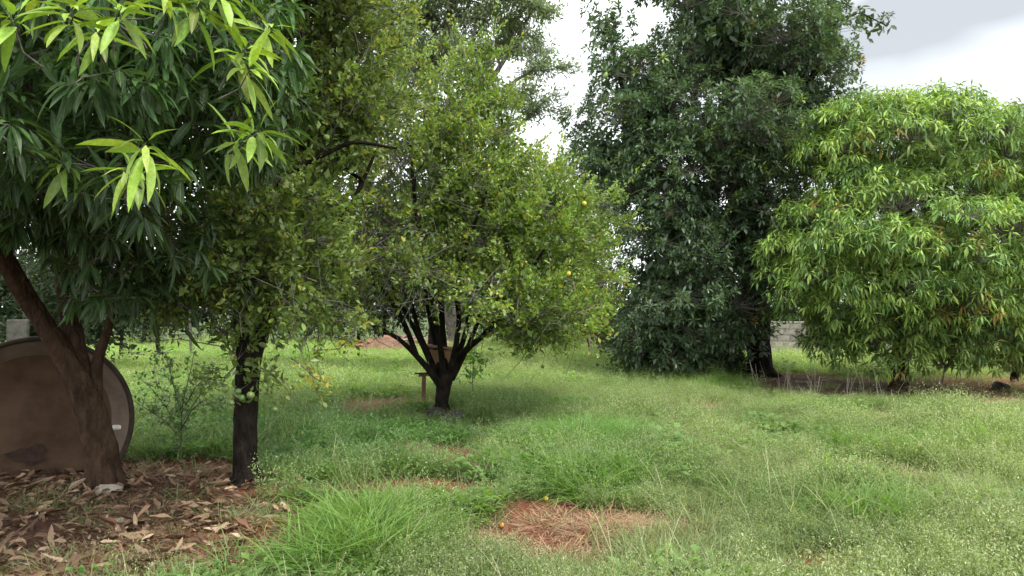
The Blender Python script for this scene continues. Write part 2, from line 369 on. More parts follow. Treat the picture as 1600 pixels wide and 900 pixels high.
def grow(skel, targets, r_tip=.006, expo=2.3, jit=.08, back=.6, sag=.1):
    """attach every target to the nearest fitting point of the skeleton; returns chains (points, radii, thick)"""
    nodes = []; par = []; fixed = []
    chains = []
    for pts, rad, pa in skel:
        ids = []
        for i, (q, r) in enumerate(zip(pts, rad)):
            nodes.append(np.array(q, float)); fixed.append(r)
            par.append(ids[-1] if ids else (pa if pa is None else min(range(len(nodes) - 1), key=lambda k: np.linalg.norm(nodes[k] - np.array(q)))))
            ids.append(len(nodes) - 1)
        chains.append(ids)
    nman = len(nodes); top = np.array(nodes[0])
    low = min(n[2] for n in nodes); attach = [i for i in range(nman) if nodes[i][2] > low + .45 * (max(n[2] for n in nodes) - low) or len(skel) > 3 and i > 4]
    order = np.argsort(np.linalg.norm(targets - np.mean([nodes[i] for i in attach], 0), axis=1))
    NP = np.array(nodes); base = {i: nodes[i] for i in attach}
    ap = [nodes[i] for i in attach]; ai = list(attach); dirs = []
    for i in attach: dirs.append(unit(nodes[i] - nodes[par[i]]) if par[i] is not None else np.array([0, 0, 1.]))
    for k in order:
        tg = targets[k]; A = np.array(ap); D = tg - A; dist = np.linalg.norm(D, axis=1)
        cosv = (D * np.array(dirs)).sum(1) / (dist + 1e-6)
        cost = dist * (1 + back * (1 - cosv)) + .25 * np.linalg.norm(A - A[0], axis=1)
        j = int(np.argmin(cost)); s = ap[j]; dd = dirs[j]; ds = dist[j]; n = max(2, int(ds / .28) + 1)
        ids = [ai[j]]; prev = s
        h = s + dd * ds * .4
        for q in range(1, n + 1):
            u = q / n; pt = (1 - u) ** 2 * s + 2 * u * (1 - u) * h + u * u * tg + np.array([0, 0, sag * ds * math.sin(math.pi * u)])
            if q < n: pt = pt + RS.normal(0, jit * min(.5, ds) * .5, 3)
            nodes.append(pt); par.append(ids[-1]); fixed.append(0); ids.append(len(nodes) - 1)
            ap.append(pt); ai.append(len(nodes) - 1); dirs.append(unit(pt - prev)); prev = pt
        chains.append(ids)
    # pipe model
    n = len(nodes); acc = np.zeros(n); kids = np.zeros(n, int)
    for i in range(n):
        if par[i] is not None: kids[par[i]] += 1
    for i in range(n - 1, -1, -1):
        if kids[i] == 0: acc[i] = r_tip ** expo
        if par[i] is not None: acc[par[i]] += acc[i]
    rad = np.maximum(acc ** (1 / expo), np.array(fixed))
    for i in range(nman):
        if fixed[i] > 0: rad[i] = min(rad[i], fixed[i])
    res = []
    NP = np.array(nodes)
    for c in chains:
        rr = rad[c].copy()
        if len(c) > 1 and c[0] < c[1] and len(res) >= len(skel): rr[0] = min(rr[0], rr[1] * 1.3)
        res.append((NP[c], rr))
    return res[:len(skel)], res[len(skel):]

def make_tree(name, base, label, cat, skel, C, R, nsub, rs, proto, material, leafcolor, bark, per_sub, kind='rosette', lsize=1.0, nleaf=12, r_tip=.006,
              single=0, zmin=.5, up=.35, droop=0.0, shell=(.6, 1.0), twigs=True, group=None, bare=0, inside=.62, outward=.0, manual=(), squash=.75, limbthick=.022, spread=.35, lname='leaf', fill=0, fillsize=1.5, thin=None, roots=0, shoots=0, cluster=4):
    base = np.array(base, float); rt = root(name, base, label, cat, group)
    S, SR = sublobes(C, R, nsub, rs, shell, zmin, inside)
    cen = C.mean(0)
    man, br = grow(skel, S, r_tip)
    def fine(P_, r_, st=.07):
        P_ = np.asarray(P_); d = np.concatenate([[0], np.cumsum(np.linalg.norm(np.diff(P_, axis=0), axis=1))]); u = np.linspace(0, d[-1], max(len(P_), min(60, int(d[-1] / st))))
        Q_ = np.stack([np.interp(u, d, P_[:, k]) for k in range(3)], 1); Q_[1:-1] = (Q_[:-2] + Q_[1:-1] * 2 + Q_[2:]) / 4; return Q_, np.interp(u, d, r_)
    g = Geo(); P0, r0 = fine(*man[0]); g.tube(P0, r0, 22, rough=.045, flute=.08)
    if roots:
        rb = roots
        for k in range(7):
            a = k * .9 + RS.uniform(-.2, .2); dr = np.array([math.cos(a), math.sin(a), 0]); q0 = np.array([base[0], base[1], 0]); L_ = rb * RS.uniform(1.6, 2.3)
            g.tube([q0 + dr * rb * .45 + [0, 0, rb * 2.0], q0 + dr * rb * .8 + [0, 0, rb * .9], q0 + dr * rb * 1.2 + [0, 0, rb * .35], q0 + dr * L_ + [0, 0, 0.0], q0 + dr * L_ * 1.3 + [0, 0, -.06]], [rb * .22, rb * .36, rb * .32, rb * .2, rb * .1], 9, rough=.1)
    g.build('trunk', bark, rt, base, True)
    for P_, r_ in man[1:]:
        P_, r_ = fine(P_, r_, .1); g = Geo(); g.tube(P_, r_, 12, rough=.06, flute=.06); g.build('limb', bark, rt, base, True)
    tw = Geo(); nb = 0
    for P_, r_ in br:
        if r_[0] > limbthick and nb < 40:
            g = Geo(); g.tube(P_, r_, 7, rough=.06); g.build('branch', bark, rt, base, True); nb += 1
        else: tw.tube(P_, r_, 4 if r_[0] < .015 else 5, cap=False)
    LV = Leaves(proto, material)
    # tips
    tips = []; tdir = []; tout = []
    for sc_, sr in zip(S, SR):
        n = max(3, int(per_sub * (sr / np.mean(rs)) ** 2)); d = rdir(n * 3)
        i = np.argmin([np.linalg.norm((sc_ - C[j]) / R[j]) for j in range(len(C))])
        o_ = unit((sc_ - C[i]) / R[i] ** 2) if True else 0
        sco = d @ o_ * .7 + d[:, 2] * up + RS.rand(len(d)) * .6
        d = d[np.argsort(-sco)[:n]]
        p_ = sc_ + d * sr * np.array([1, 1, squash]) * RS.uniform(.75, 1.08, (n, 1))
        if kind == 'shoot' and cluster:
            m_ = np.arange(len(p_)) // cluster * cluster; p_ = p_[m_] + RS.normal(0, .075 * max(1, lsize * .8), p_.shape); d = unit(d[m_] + RS.normal(0, .35, d.shape))
        tips.append(p_); tdir.append(unit(d * .8 + o_ * .5 + np.array([0, 0, up]))); tout.append(np.repeat(sc_[None], n, 0))
    if shoots:                                          # stray shoots that break the outline
        T0 = np.concatenate(tips); D0 = np.concatenate(tdir); j = RS.choice(len(T0), shoots); L0 = RS.uniform(.15, .6, shoots)[:, None] * min(1.6, lsize * 1.2); D1 = unit(D0[j] + RS.normal(0, .3, (shoots, 3)) + [0, 0, .35])
        for u in (.4, .7, 1.0): tips.append(T0[j] + D1 * L0 * u); tdir.append(D1); tout.append(T0[j])
    for q, dvec in manual:
        tips.append(np.array([q])); tdir.append(unit(np.array([dvec], float))); tout.append(np.array([np.array(q) - np.array(dvec) * .3]))
    tips = np.concatenate(tips); tdir = np.concatenate(tdir); tout = np.concatenate(tout)
    ok = (tips[:, 2] > zmin) & ((RS.rand(len(tips)) < thin(tips)) if thin else True); tips, tdir, tout = tips[ok], tdir[ok], tout[ok]
    nm = len(manual)
    for a, b, dv in zip(tout, tips, tdir):
        if twigs:
            mid = (a + b) / 2 + np.array([0, 0, -.06 * np.linalg.norm(b - a)]) + RS.normal(0, .02, 3)
            tw.tube([a, mid, b], [r_tip * .8, r_tip * .6, r_tip * .35], 3, cap=False)
    if bare:                                            # leafless dead twigs inside
        for _ in range(bare):
            i = RS.randint(len(tips))
            if thin and RS.rand() > 1.15 - thin(tips[i:i + 1])[0]: continue
            a = tout[i] + RS.normal(0, .12, 3); d = unit(RS.normal(0, 1, 3)); ln = RS.uniform(.2, .85)
            tw.tube([a, a + d * ln * .5 + RS.normal(0, .03, 3), a + d * ln + RS.normal(0, .06, 3)], [.0065, .0045, .002], 3, cap=False)
    tw.build('twigs', M_twig, rt, base, True, kind='stuff')
    N_ = len(tips); cl, young = leafcolor(tips, tdir, cen, np.arange(N_) >= N_ - nm)
    if kind == 'rosette':
        n = nleaf; T_ = np.repeat(tips, n, 0); A = np.repeat(tdir, n, 0)
        a1 = unit(np.cross(A, np.array([.3, .2, 1.]) + RS.normal(0, .1, A.shape))); a2 = np.cross(A, a1)
        th = np.tile(np.arange(n) * 2.399, N_) + np.repeat(RS.rand(N_) * 6, n); el = np.tile(np.linspace(-.05, 1.0, n), N_) + RS.normal(0, .18, N_ * n)
        D = (np.cos(th)[:, None] * a1 + np.sin(th)[:, None] * a2) * np.cos(el)[:, None] + A * np.sin(el)[:, None]
        D[:, 2] -= droop * RS.uniform(.4, 1.2, len(D)); D = unit(D)
        pos = T_ - A * (np.tile(np.linspace(.06, 0, n), N_) * lsize)[:, None] + D * .012
        Rm = frames(D, roll=.25)
        sz = lsize * RS.uniform(.7, 1.12, N_ * n) * np.tile(np.linspace(1.05, .75, n), N_)
    else:                                               # leaves set singly along short shoots
        n = nleaf; T_ = np.repeat(tips, n, 0); A = np.repeat(tdir, n, 0)
        off = RS.normal(0, spread * .5, (N_ * n, 3)) * .5; sh = np.tile(np.linspace(-1, .25, n), N_)[:, None] * spread
        D = unit(A * .9 + rdir(N_ * n) * .85 + np.array([0, 0, .15 - droop])); pos = T_ + A * sh + off * .55
        Rm = frames(D, roll=.55); sz = lsize * RS.uniform(.65, 1.15, N_ * n)
    c = np.repeat(cl, n, 0) * RS.uniform(.5, 1.5, (N_ * n, 1)) * (1 + RS.normal(0, .05, (N_ * n, 3)))
    if kind != 'rosette':
        yy = RS.rand(N_ * n) < np.repeat(young, n) ; c[yy] = np.array([.38, .37, .06]) * RS.uniform(.6, 1.1, (yy.sum(), 1))
    if fill:                                            # older, larger leaves added inside the crown to block the light
        A_ = R.prod(1) ** .8; j = RS.choice(len(C), fill, p=A_ / A_.sum()); q = C[j] + R[j] * rdir(fill) * (RS.rand(fill) ** .5 * .62)[:, None]; q = q[q[:, 2] > zmin + .2]
        if thin: q = q[RS.rand(len(q)) < thin(q)]
        ci, _y = leafcolor(q, unit(rdir(len(q)) * [1, 1, .1]), cen, np.zeros(len(q), bool)); m_ = 7; q = np.repeat(q, m_, 0) + RS.normal(0, .09 * fillsize, (len(q) * m_, 3))
        LV.add(q, frames(unit(rdir(len(q)) - [0, 0, droop]), roll=.6), lsize * fillsize * RS.uniform(.8, 1.2, len(q)), np.clip(np.repeat(ci, m_, 0) * .85, .004, .3))
    keep = RS.rand(N_ * n) > .06
    LV.add(pos[keep], Rm[keep], sz[keep], np.clip(c[keep], .004, .8)); LV.done()
    FOL.append((LV, rt, base, single))
    return rt, S, SR, tips, tdir

def fruit_mesh(r, cols, el=1.0):
    n, k = 10, 7; V = []; Fc = []
    V.append((0, 0, r * el)); 
    for i in range(1, k):
        a = math.pi * i / k
        for j in range(n): V.append((r * math.sin(a) * math.cos(2 * math.pi * j / n), r * math.sin(a) * math.sin(2 * math.pi * j / n), r * el * math.cos(a) * (1.15 if a < 1.5 else 1)))
    V.append((0, 0, -r * el))
    for j in range(n): Fc.append((0, 1 + j, 1 + (j + 1) % n)); Fc.append((len(V) - 1, len(V) - 1 - n + (j + 1) % n, len(V) - 1 - n + j))
    for i in range(k - 2):
        for j in range(n): Fc.append((1 + i * n + j, 1 + (i + 1) * n + j, 1 + (i + 1) * n + (j + 1) % n, 1 + i * n + (j + 1) % n))
    g = Geo(); g.add(np.array(V), Fc, cols); g.v[0] = g.v[0]
    me = bpy.data.meshes.new('fruit'); me.from_pydata(g.v[0].tolist(), [], g.f); me.materials.append(M_fruit)
    a = me.attributes.new('Col', 'FLOAT_COLOR', 'POINT'); cc = np.ones((len(V), 4), np.float32); cc[:, :3] = cols; a.data.foreach_set('color', cc.ravel())
    me.polygons.foreach_set('use_smooth', np.ones(len(me.polygons), bool)); return me
F_green = fruit_mesh(.026, (.07, .13, .03)); F_pale = fruit_mesh(.027, (.14, .20, .05)); F_orange = fruit_mesh(.032, (.48, .26, .05)); F_yellow = fruit_mesh(.034, (.55, .45, .05)); F_avo = fruit_mesh(.05, (.16, .24, .05), 1.35)
def hang_fruit(rt, base, pts, meshes, probs):
    for q in pts:
        me = meshes[int(RS.choice(len(meshes), p=probs))]; o = bpy.data.objects.new('fruit', me); COL.objects.link(o); o.parent = rt
        o.location = [float(v) for v in (np.array(q) - base)]; s = RS.uniform(.85, 1.2); o.scale = (s, s, s); o.rotation_euler = (RS.rand(), RS.rand(), RS.rand() * 6)

# ------------------------------------------------------------------ colour rules (leaf albedo by age, species and place; near mango holds some light and shade)
def col_mango_near(t, d, cen, manual):
    n = len(t); c = np.tile([.034, .068, .022], (n, 1)) * RS.uniform(.8, 1.3, (n, 1)); r = RS.rand(n)
    px, py, f = project(t)
    hi = np.clip((t[:, 2] - 2.3) / 1.0, 0, 1) * np.clip((5.6 - t[:, 1]) / 1.2, 0, 1); c = c * (1 + 1.1 * hi[:, None]); y = (r < .04 + .3 * hi) & (d[:, 2] > .1); c[y] = np.array([.14, .22, .04]) * RS.uniform(.7, 1.2, (y.sum(), 1))  # dark base holds the crown's inner shade; high front leaves lightened as lit
    c[manual] = [.21, .31, .045]; return c, np.zeros(n)
def col_mango_far(t, d, cen, manual):
    n = len(t); h = vnoise(t[:, 0] * 1.0, t[:, 2] * 1.0, 1.3, 3); c = np.tile([.145, .25, .068], (n, 1)) * (1 + .5 * (h - .5))[:, None]
    y = RS.rand(n) < .75 * h + .15; c[y] = np.array([.27, .38, .09]) * RS.uniform(.85, 1.15, (y.sum(), 1))
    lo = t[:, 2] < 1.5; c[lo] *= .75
    o = (vnoise(t[:, 0], t[:, 2], 1.6, 9) > .8) & (RS.rand(n) < .35); c[o] = np.array([.34, .25, .07]) * RS.uniform(.7, 1.1, (o.sum(), 1)); return c, np.zeros(n)
def col_avo(t, d, cen, manual):
    n = len(t); h = vnoise(t[:, 0], t[:, 2], .9, 5); c = np.tile([.066, .108, .058], (n, 1)) * (.75 + .6 * h)[:, None]
    y = RS.rand(n) < .035; c[y] = [.14, .20, .05]; o = RS.rand(n) < .003; c[o] = [.25, .16, .05]; return c, np.zeros(n)
def col_citrus(t, d, cen, manual):
    n = len(t); px, py, f = project(t); k = np.clip((px - 480) / 350, 0, 1); h = fbm(t[:, 0], t[:, 2], 1.5, 2)
    c = np.array([.125, .17, .055]) * (1 - k)[:, None] + np.array([.165, .25, .05]) * k[:, None]; c = c * (.7 + .6 * h)[:, None]
    return c, .025 + .18 * k * h + .10 * (h > .6)
def col_citrus_near(t, d, cen, manual):
    n = len(t); h = fbm(t[:, 0], t[:, 2], 2, 7); c = np.array([.155, .215, .055]) * (.6 + .7 * h)[:, None]; up_ = t[:, 2] > 3.2; c[up_] *= .85
    return c, .02 + .10 * (h > .6)
def col_plain(rgb):
    def f(t, d, cen, manual):
        h = vnoise(t[:, 0], t[:, 2], .8, 5); return np.tile(rgb, (len(t), 1)) * (.7 + .6 * h)[:, None], np.full(len(t), .01)
    return f

def poly(pxs, rads, parent=True):
    return [W(*q) for q in pxs], rads, parent
# --- near mango on the left
B1 = G(162, 768); Y1 = B1[1]
skel = [([B1 + [0.02, 0, -.12], W(162, 752, Y1), W(157, 700, Y1), W(146, 650, Y1), W(128, 605, Y1), W(102, 560, Y1 - .05), W(70, 510, Y1 - .1), W(35, 455, Y1 - .2), W(5, 400, Y1 - .4), W(-25, 340, Y1 - .7), W(-40, 250, Y1 - 1.0)],
         [.21, .145, .128, .120, .112, .094, .082, .076, .07, .06, .045], None),
        ([W(128, 605, Y1), W(122, 560, Y1 + .05), W(112, 515, Y1 + .1), W(104, 470, Y1 + .1), W(98, 420, Y1 + .15), W(100, 340, Y1 + .1), W(110, 250, Y1), W(140, 160, Y1 - .3)], [.105, .094, .085, .078, .072, .064, .05, .04], True),
        ([W(150, 650, Y1 + .02), W(148, 600, Y1 + .05), W(152, 560, Y1 + .08), W(166, 525, Y1 + .1), W(176, 490, Y1 + .1), W(172, 450, Y1), W(195, 400, Y1 - .1), W(240, 330, Y1 - .2), W(290, 250, Y1 - .4)], [.07, .062, .048, .038, .034, .032, .03, .028, .022], True)]
C, R = lobes_px([(60, -60, 4.6, 240, 150, 1.3), (230, 40, 4.6, 170, 130, 1.0), (80, 120, 4.1, 150, 110, .8), (315, 110, 5.0, 75, 115, .8), (60, 225, 4.6, 150, 75, .8),
                 (215, 290, 4.2, 80, 60, .4), (345, 225, 4.8, 52, 58, .5), (80, 285, 5.3, 140, 40, .8), (240, 370, 5.6, 55, 45, .5), (165, 400, 5.9, 60, 50, .4), (130, 330, 6.9, 110, 45, .4), (330, 460, 6.1, 50, 35, .3), (215, 455, 5.9, 95, 32, .45), (-220, 120, 5.2, 260, 240, 1.5), (200, -260, 5.6, 380, 200, 1.7),
                 (100, 110, 7.6, 260, 220, 1.0), (40, 270, 7.4, 200, 45, .8), (280, 400, 5.6, 40, 30, .3)])
man = []
for px, py, d, dv in ((228, 222, 2.75, (.3, -.5, .5)), (205, 262, 3.0, (0, -.6, .2)), (392, 105, 3.3, (.6, -.3, .4)), (385, 75, 3.4, (.5, -.2, .6)), (405, 205, 3.5, (.6, -.3, .3)), (375, 218, 3.6, (.4, -.4, .2)), (110, 15, 2.9, (.2, -.5, .6)), (190, 10, 3.0, (.3, -.4, .6)),
                      (15, 20, 2.9, (-.2, -.4, .6)), (310, 8, 3.3, (.5, -.3, .5)), (345, -15, 3.3, (.5, -.3, .5)), (60, -20, 3.0, (0, -.4, .6)), (255, -25, 3.2, (.3, -.4, .6)), (150, 45, 3.3, (.2, -.5, .5)), (425, 40, 3.8, (.6, -.3, .5))):
    man.append((W(px, py, d), dv))
def thin1(t):
    px, py, f = project(t); return 1.0 - ((px < 100) & (py > 400)) - ((px >= 100) & (px < 190) & (py > 470)) - ((px >= 190) & (py > 500))
make_tree('mango_tree', B1, 'dark forked mango tree leaning over the brown tank, pale new leaves hanging at its tips', 'tree', skel, C, R, 330, (.26, .46), P_mango_near, M_mango, col_mango_near, M_bark_mango, 7, roots=.15, fill=900, fillsize=1.05,
          nleaf=13, thin=thin1, r_tip=.008, single=300, zmin=1.35, up=.2, droop=.55, manual=man, limbthick=.03, inside=.55)

# --- citrus tree beside it
B2 = G(387, 762); Y2 = B2[1]
skel = [([B2 + [0, 0, -.1], W(387, 755, Y2), W(384, 720, Y2), W(384, 660, Y2), W(386, 600, Y2), W(388, 560, Y2), W(380, 530, Y2), W(374, 490, Y2)], [.15, .122, .105, .098, .10, .10, .075, .06], None),
        ([W(388, 580, Y2), W(398, 550, Y2 + .05), W(412, 515, Y2 + .1), W(430, 470, Y2 + .2), W(450, 420, Y2 + .4), W(480, 350, Y2 + .8), W(500, 250, Y2 + 1.1), W(520, 150, Y2 + 1.3)], [.09, .07, .058, .046, .034, .024, .018, .012], True),
        ([W(374, 490, Y2), W(365, 420, Y2), W(372, 340, Y2 + .3), W(400, 240, Y2 + .6), W(440, 120, Y2 + .8)], [.06, .052, .045, .038, .03], True),
        ([W(450, 420, Y2 + .4), W(510, 380, Y2 + .3), W(560, 300, Y2 + .4), W(590, 230, Y2 + .5)], [.03, .026, .02, .013], True),
        ([W(372, 340, Y2 + .3), W(470, 260, Y2), W(550, 220, Y2), W(620, 232, Y2)], [.028, .024, .018, .01], True)]
C, R = lobes_px([(330, 400, 6.4, 100, 70, .7), (420, 400, 6.5, 90, 90, .7), (400, 480, 6.6, 70, 40, .5), (300, 440, 6.6, 60, 40, .5), (470, 300, 7.0, 90, 90, .8), (440, 150, 7.2, 120, 120, 1.0), (520, 80, 7.4, 90, 100, .9),
                 (470, -40, 7.4, 130, 100, 1.1), (340, 250, 7.6, 120, 130, .9), (350, 60, 8.2, 150, 180, 1.0), (540, 190, 7.2, 70, 70, .6), (500, 440, 7.0, 50, 50, .4), (390, 575, 6.5, 28, 18, .2), (345, 615, 6.5, 32, 14, .15), (420, 600, 6.5, 20, 12, .12)])
rt2, S2, SR2, tp2, td2 = make_tree('citrus_tree', B2, 'citrus tree with a single dark straight trunk and green fruit, right of the leaning mango', 'tree', skel, C, R, 300, (.20, .38), P_citrus, M_citrus, col_citrus_near, M_bark_dark, 15, roots=.12, shoots=160, fill=2600, fillsize=1.15,
          kind='shoot', nleaf=13, r_tip=.004, single=300, zmin=.75, up=.15, spread=.16, bare=500, inside=.7, limbthick=.014, shell=(.35, 1.0))
fp = [W(px, py, 6.25) for px, py in ((352, 608), (345, 622), (372, 612), (378, 622), (362, 630), (392, 618), (270, 392), (285, 405), (330, 430), (255, 340), (470, 520), (455, 500), (438, 520), (472, 585), (430, 640), (250, 402), (410, 330), (300, 340), (440, 260), (510, 215), (390, 300), (375, 440))]
hang_fruit(rt2, B2, fp, [F_green, F_pale], [.6, .4])
idx = RS.choice(len(tp2), 40, replace=False); hang_fruit(rt2, B2, tp2[idx] - [0, 0, .03], [F_green, F_pale, F_yellow], [.5, .4, .1])

# --- citrus tree in the middle, stems fanning from the ground
B3 = G(690, 655); Y3 = B3[1]
def stem(pxs, rads, dy=0): return ([W(a, b, Y3 + c + dy) for a, b, c in pxs], rads, True)
skel = [([B3 + [0, 0, -.1], W(690, 650, Y3), W(690, 630, Y3), W(693, 610, Y3), W(696, 590, Y3), W(700, 578, Y3)], [.16, .105, .092, .10, .115, .09], None),
        stem([(690, 605, 0), (668, 575, -.1), (650, 555, -.2), (625, 530, -.4), (590, 512, -.6), (550, 495, -.9), (500, 470, -1.1)], [.06, .045, .04, .03, .026, .02, .014]),
        stem([(650, 555, -.2), (640, 525, -.2), (625, 490, -.3), (595, 450, -.4), (560, 400, -.5)], [.045, .038, .033, .028, .02]),
        stem([(688, 600, 0), (672, 560, .1), (655, 520, .2), (645, 480, .3), (620, 430, .5), (590, 360, .7), (560, 260, .8)], [.055, .04, .035, .032, .03, .026, .018]),
        stem([(694, 595, 0), (690, 550, -.2), (682, 510, -.3), (676, 470, -.4), (665, 410, -.5), (650, 330, -.6), (640, 220, -.6)], [.058, .043, .038, .036, .033, .028, .02]),
        stem([(696, 595, 0), (694, 550, .3), (690, 500, .5), (688, 450, .6), (690, 380, .6), (700, 290, .6), (710, 180, .5), (720, 110, .5)], [.06, .052, .046, .042, .038, .032, .026, .018]),
        stem([(704, 590, 0), (716, 555, .1), (728, 520, .2), (735, 480, .3), (750, 420, .4), (775, 330, .5), (790, 240, .5), (780, 150, .4)], [.056, .043, .038, .034, .03, .026, .02, .014]),
        stem([(716, 560, .1), (735, 540, -.1), (755, 525, -.2), (785, 490, -.4), (820, 440, -.5), (850, 390, -.6)], [.06, .046, .038, .032, .026, .02]),
        stem([(686, 600, 0), (664, 548, .4), (640, 500, .6), (612, 450, .8), (590, 390, .9)], [.05, .038, .032, .026, .02]), stem([(692, 600, 0), (680, 540, .4), (668, 480, .6), (660, 420, .7)], [.05, .036, .03, .022]), stem([(706, 592, 0), (730, 545, .3), (748, 500, .5), (775, 440, .6)], [.05, .036, .03, .022]),
        stem([(700, 590, 0), (712, 545, -.3), (718, 500, -.4), (712, 450, -.5), (730, 380, -.7), (760, 300, -.7)], [.052, .042, .036, .03, .025, .02])]
C, R = lobes_px([(700, 320, 11.2, 120, 110, 1.7), (600, 320, 10.8, 100, 90, 1.2), (800, 360, 10.9, 85, 85, 1.2), (865, 380, 11.0, 50, 50, .9), (830, 450, 10.4, 80, 60, .9), (690, 215, 11.2, 75, 65, 1.1), (560, 230, 11.0, 90, 80, 1.2), (500, 320, 10.8, 70, 80, 1.0),
                 (530, 400, 10.4, 90, 60, 1.0), (640, 420, 10.0, 100, 45, 1.0), (745, 140, 11.2, 42, 36, .6), (782, 165, 11.1, 38, 32, .5), (540, 462, 10.2, 70, 30, .7), (850, 495, 10.0, 75, 40, .6), (785, 255, 11.0, 55, 45, .8), (825, 320, 11.0, 42, 40, .7), (470, 430, 10.6, 60, 55, .8), (740, 455, 9.9, 80, 26, .7), (620, 160, 11.6, 60, 45, .8), (900, 420, 11.2, 34, 55, .8), (700, 125, 11.6, 32, 26, .5), (850, 500, 10.2, 30, 42, .5), (895, 335, 11.6, 42, 42, .7), (910, 385, 12.0, 30, 42, .7), (500, 230, 11.2, 60, 80, 1.0), (450, 350, 10.9, 60, 80, .9)])
def thin3(t):
    px, py, f = project(t); return 1 - .9 * np.exp(-(((px - 560) / 105) ** 2 + ((py - 290) / 140) ** 2)) - .75 * np.exp(-(((px - 650) / 110) ** 2 + ((py - 475) / 42) ** 2))
rt3, S3, SR3, tp3, td3 = make_tree('citrus_tree', B3, 'wide citrus tree in the middle, many dark stems fanning from its base, yellowing leaves', 'tree', skel, C, R, 520, (.2, .5), P_citrus, M_citrus, col_citrus, M_bark_dark, 14, thin=thin3, roots=.13, shoots=420, fill=3800, fillsize=1.35,
          kind='shoot', nleaf=13, r_tip=.0038, single=300, zmin=1.0, up=.25, spread=.17, bare=6500, inside=.85, limbthick=.014, shell=(.35, 1.15))
idx = RS.choice(np.where(tp3[:, 1] < Y3 + .6)[0], 110, replace=False); hang_fruit(rt3, B3, tp3[idx] + np.array([0, -.04, -.04]), [F_green, F_pale, F_orange, F_yellow], [.52, .44, .005, .035])
g = Geo(); g.tube([W(858, 520, 10.0), W(853, 545, 10.0), W(848, 570, 10.0)], [.004, .003, .002], 4); g.build('hanging_twig', M_twig, rt3, B3); hang_fruit(rt3, B3, [W(848, 573, 10.0)], [F_green], [1])

# --- third citrus tree behind it
Y4 = 26.0; B4 = np.array([(966 - 800) / F * Y4, Y4, 0])
skel = [([B4 + [0, 0, -.1], B4 + [0, 0, .4], W(962, 510, Y4), W(940, 450, Y4), W(915, 380, Y4)], [.14, .11, .10, .08, .05], None), ([W(960, 500, Y4), W(955, 430, Y4), W(945, 350, Y4)], [.06, .045, .03], True)]
C, R = lobes_px([(885, 350, Y4, 65, 85, 1.8), (930, 390, Y4 - .5, 48, 90, 1.6), (955, 465, Y4 - .8, 40, 45, 1.3), (865, 290, Y4 + .4, 50, 40, 1.4), (880, 440, Y4 - .5, 55, 60, 1.6), (985, 490, Y4 - .5, 30, 40, 1.2), (900, 480, Y4 - .6, 45, 22, 1.0), (820, 420, Y4, 80, 100, 2), (760, 330, Y4, 80, 90, 2)])
rt4, S4, SR4, tp4, td4 = make_tree('citrus_tree', B4, 'smaller citrus tree between the wide citrus and the tall dark tree, yellow-green with orange fruit', 'tree', skel, C, R, 190, (.4, .75), P_small, M_citrus, col_plain([.13, .175, .045]), M_bark_dark, 14, shoots=120, fill=1100, fillsize=1.4,
          kind='shoot', nleaf=12, r_tip=.005, zmin=.9, up=.3, spread=.22, bare=250, inside=.75, shell=(.4, 1), lsize=1.5)
idx = RS.choice(len(tp4), 36, replace=False); hang_fruit(rt4, B4, tp4[idx] + np.array([0, -.1, -.04]), [F_green, F_pale, F_orange, F_yellow], [.3, .4, .12, .18])

# --- tall dark avocado tree
B5 = G(1187, 592); Y5 = B5[1]
skel = [([B5 + [0, 0, -.2], W(1190, 588, Y5), W(1188, 560, Y5), W(1184, 530, Y5), W(1186, 505, Y5), W(1180, 470, Y5), W(1165, 400, Y5 + .2), W(1150, 300, Y5 + .4), W(1140, 180, Y5 + .5), W(1130, 40, Y5 + .5), W(1130, -60, Y5 + .5)], [.36, .30, .26, .25, .27, .25, .22, .18, .13, .09, .05], None),
        ([W(1165, 400, Y5 + .2), W(1080, 330, Y5 + .3), W(1010, 240, Y5 + .4), W(970, 130, Y5 + .4), W(950, 40, Y5 + .4)], [.13, .11, .09, .06, .03], True), ([W(1150, 300, Y5 + .4), W(1220, 220, Y5), W(1270, 120, Y5), W(1300, 30, Y5)], [.12, .09, .07, .04], True),
        ([W(1180, 470, Y5), W(1120, 460, Y5 - .5), W(1060, 470, Y5 - 1.0), W(1010, 500, Y5 - 1.2)], [.10, .08, .06, .03], True),
        ([W(1290, 60, Y5), W(1310, 30, Y5), W(1345, 20, Y5), W(1385, 40, Y5)], [.04, .03, .022, .012], True)]
C, R = lobes_px([(1130, 60, Y5, 115, 120, 2.4), (1005, 165, Y5, 60, 75, 1.6), (1200, 120, Y5, 75, 100, 2.0), (1258, 80, Y5, 40, 50, 1.2), (1240, 160, Y5 + .2, 50, 70, 1.4), (990, 260, Y5 + .2, 80, 90, 2.0), (1150, 230, Y5 - .8, 120, 110, 2.0), (1060, 340, Y5 - .5, 90, 110, 2.2),
                 (1160, 365, Y5 - 1.0, 90, 75, 1.6), (1040, 450, Y5 - .9, 70, 90, 1.8), (1090, 490, Y5 - 1.0, 60, 45, 1.2), (1030, 525, Y5 - 1.2, 50, 40, .9), (1270, 230, Y5 + .4, 50, 80, 1.4), (945, 45, Y5, 18, 45, .4), (965, 110, Y5, 30, 50, .5), (1345, 30, Y5, 22, 14, .3), (1375, 42, Y5, 22, 12, .3), (935, 245, Y5, 30, 70, .8), (1165, -80, Y5, 100, 100, 2.2), (1085, -50, Y5, 50, 60, 1.6), (1050, 555, Y5 - 1.4, 55, 22, .5), (1220, 400, Y5 + 1.2, 70, 80, 1), (1188, 425, Y5 - 1.1, 45, 42, .8), (1170, 330, Y5 - 1.3, 50, 50, 1.0), (1150, 520, Y5 - 1.1, 30, 30, .6)])
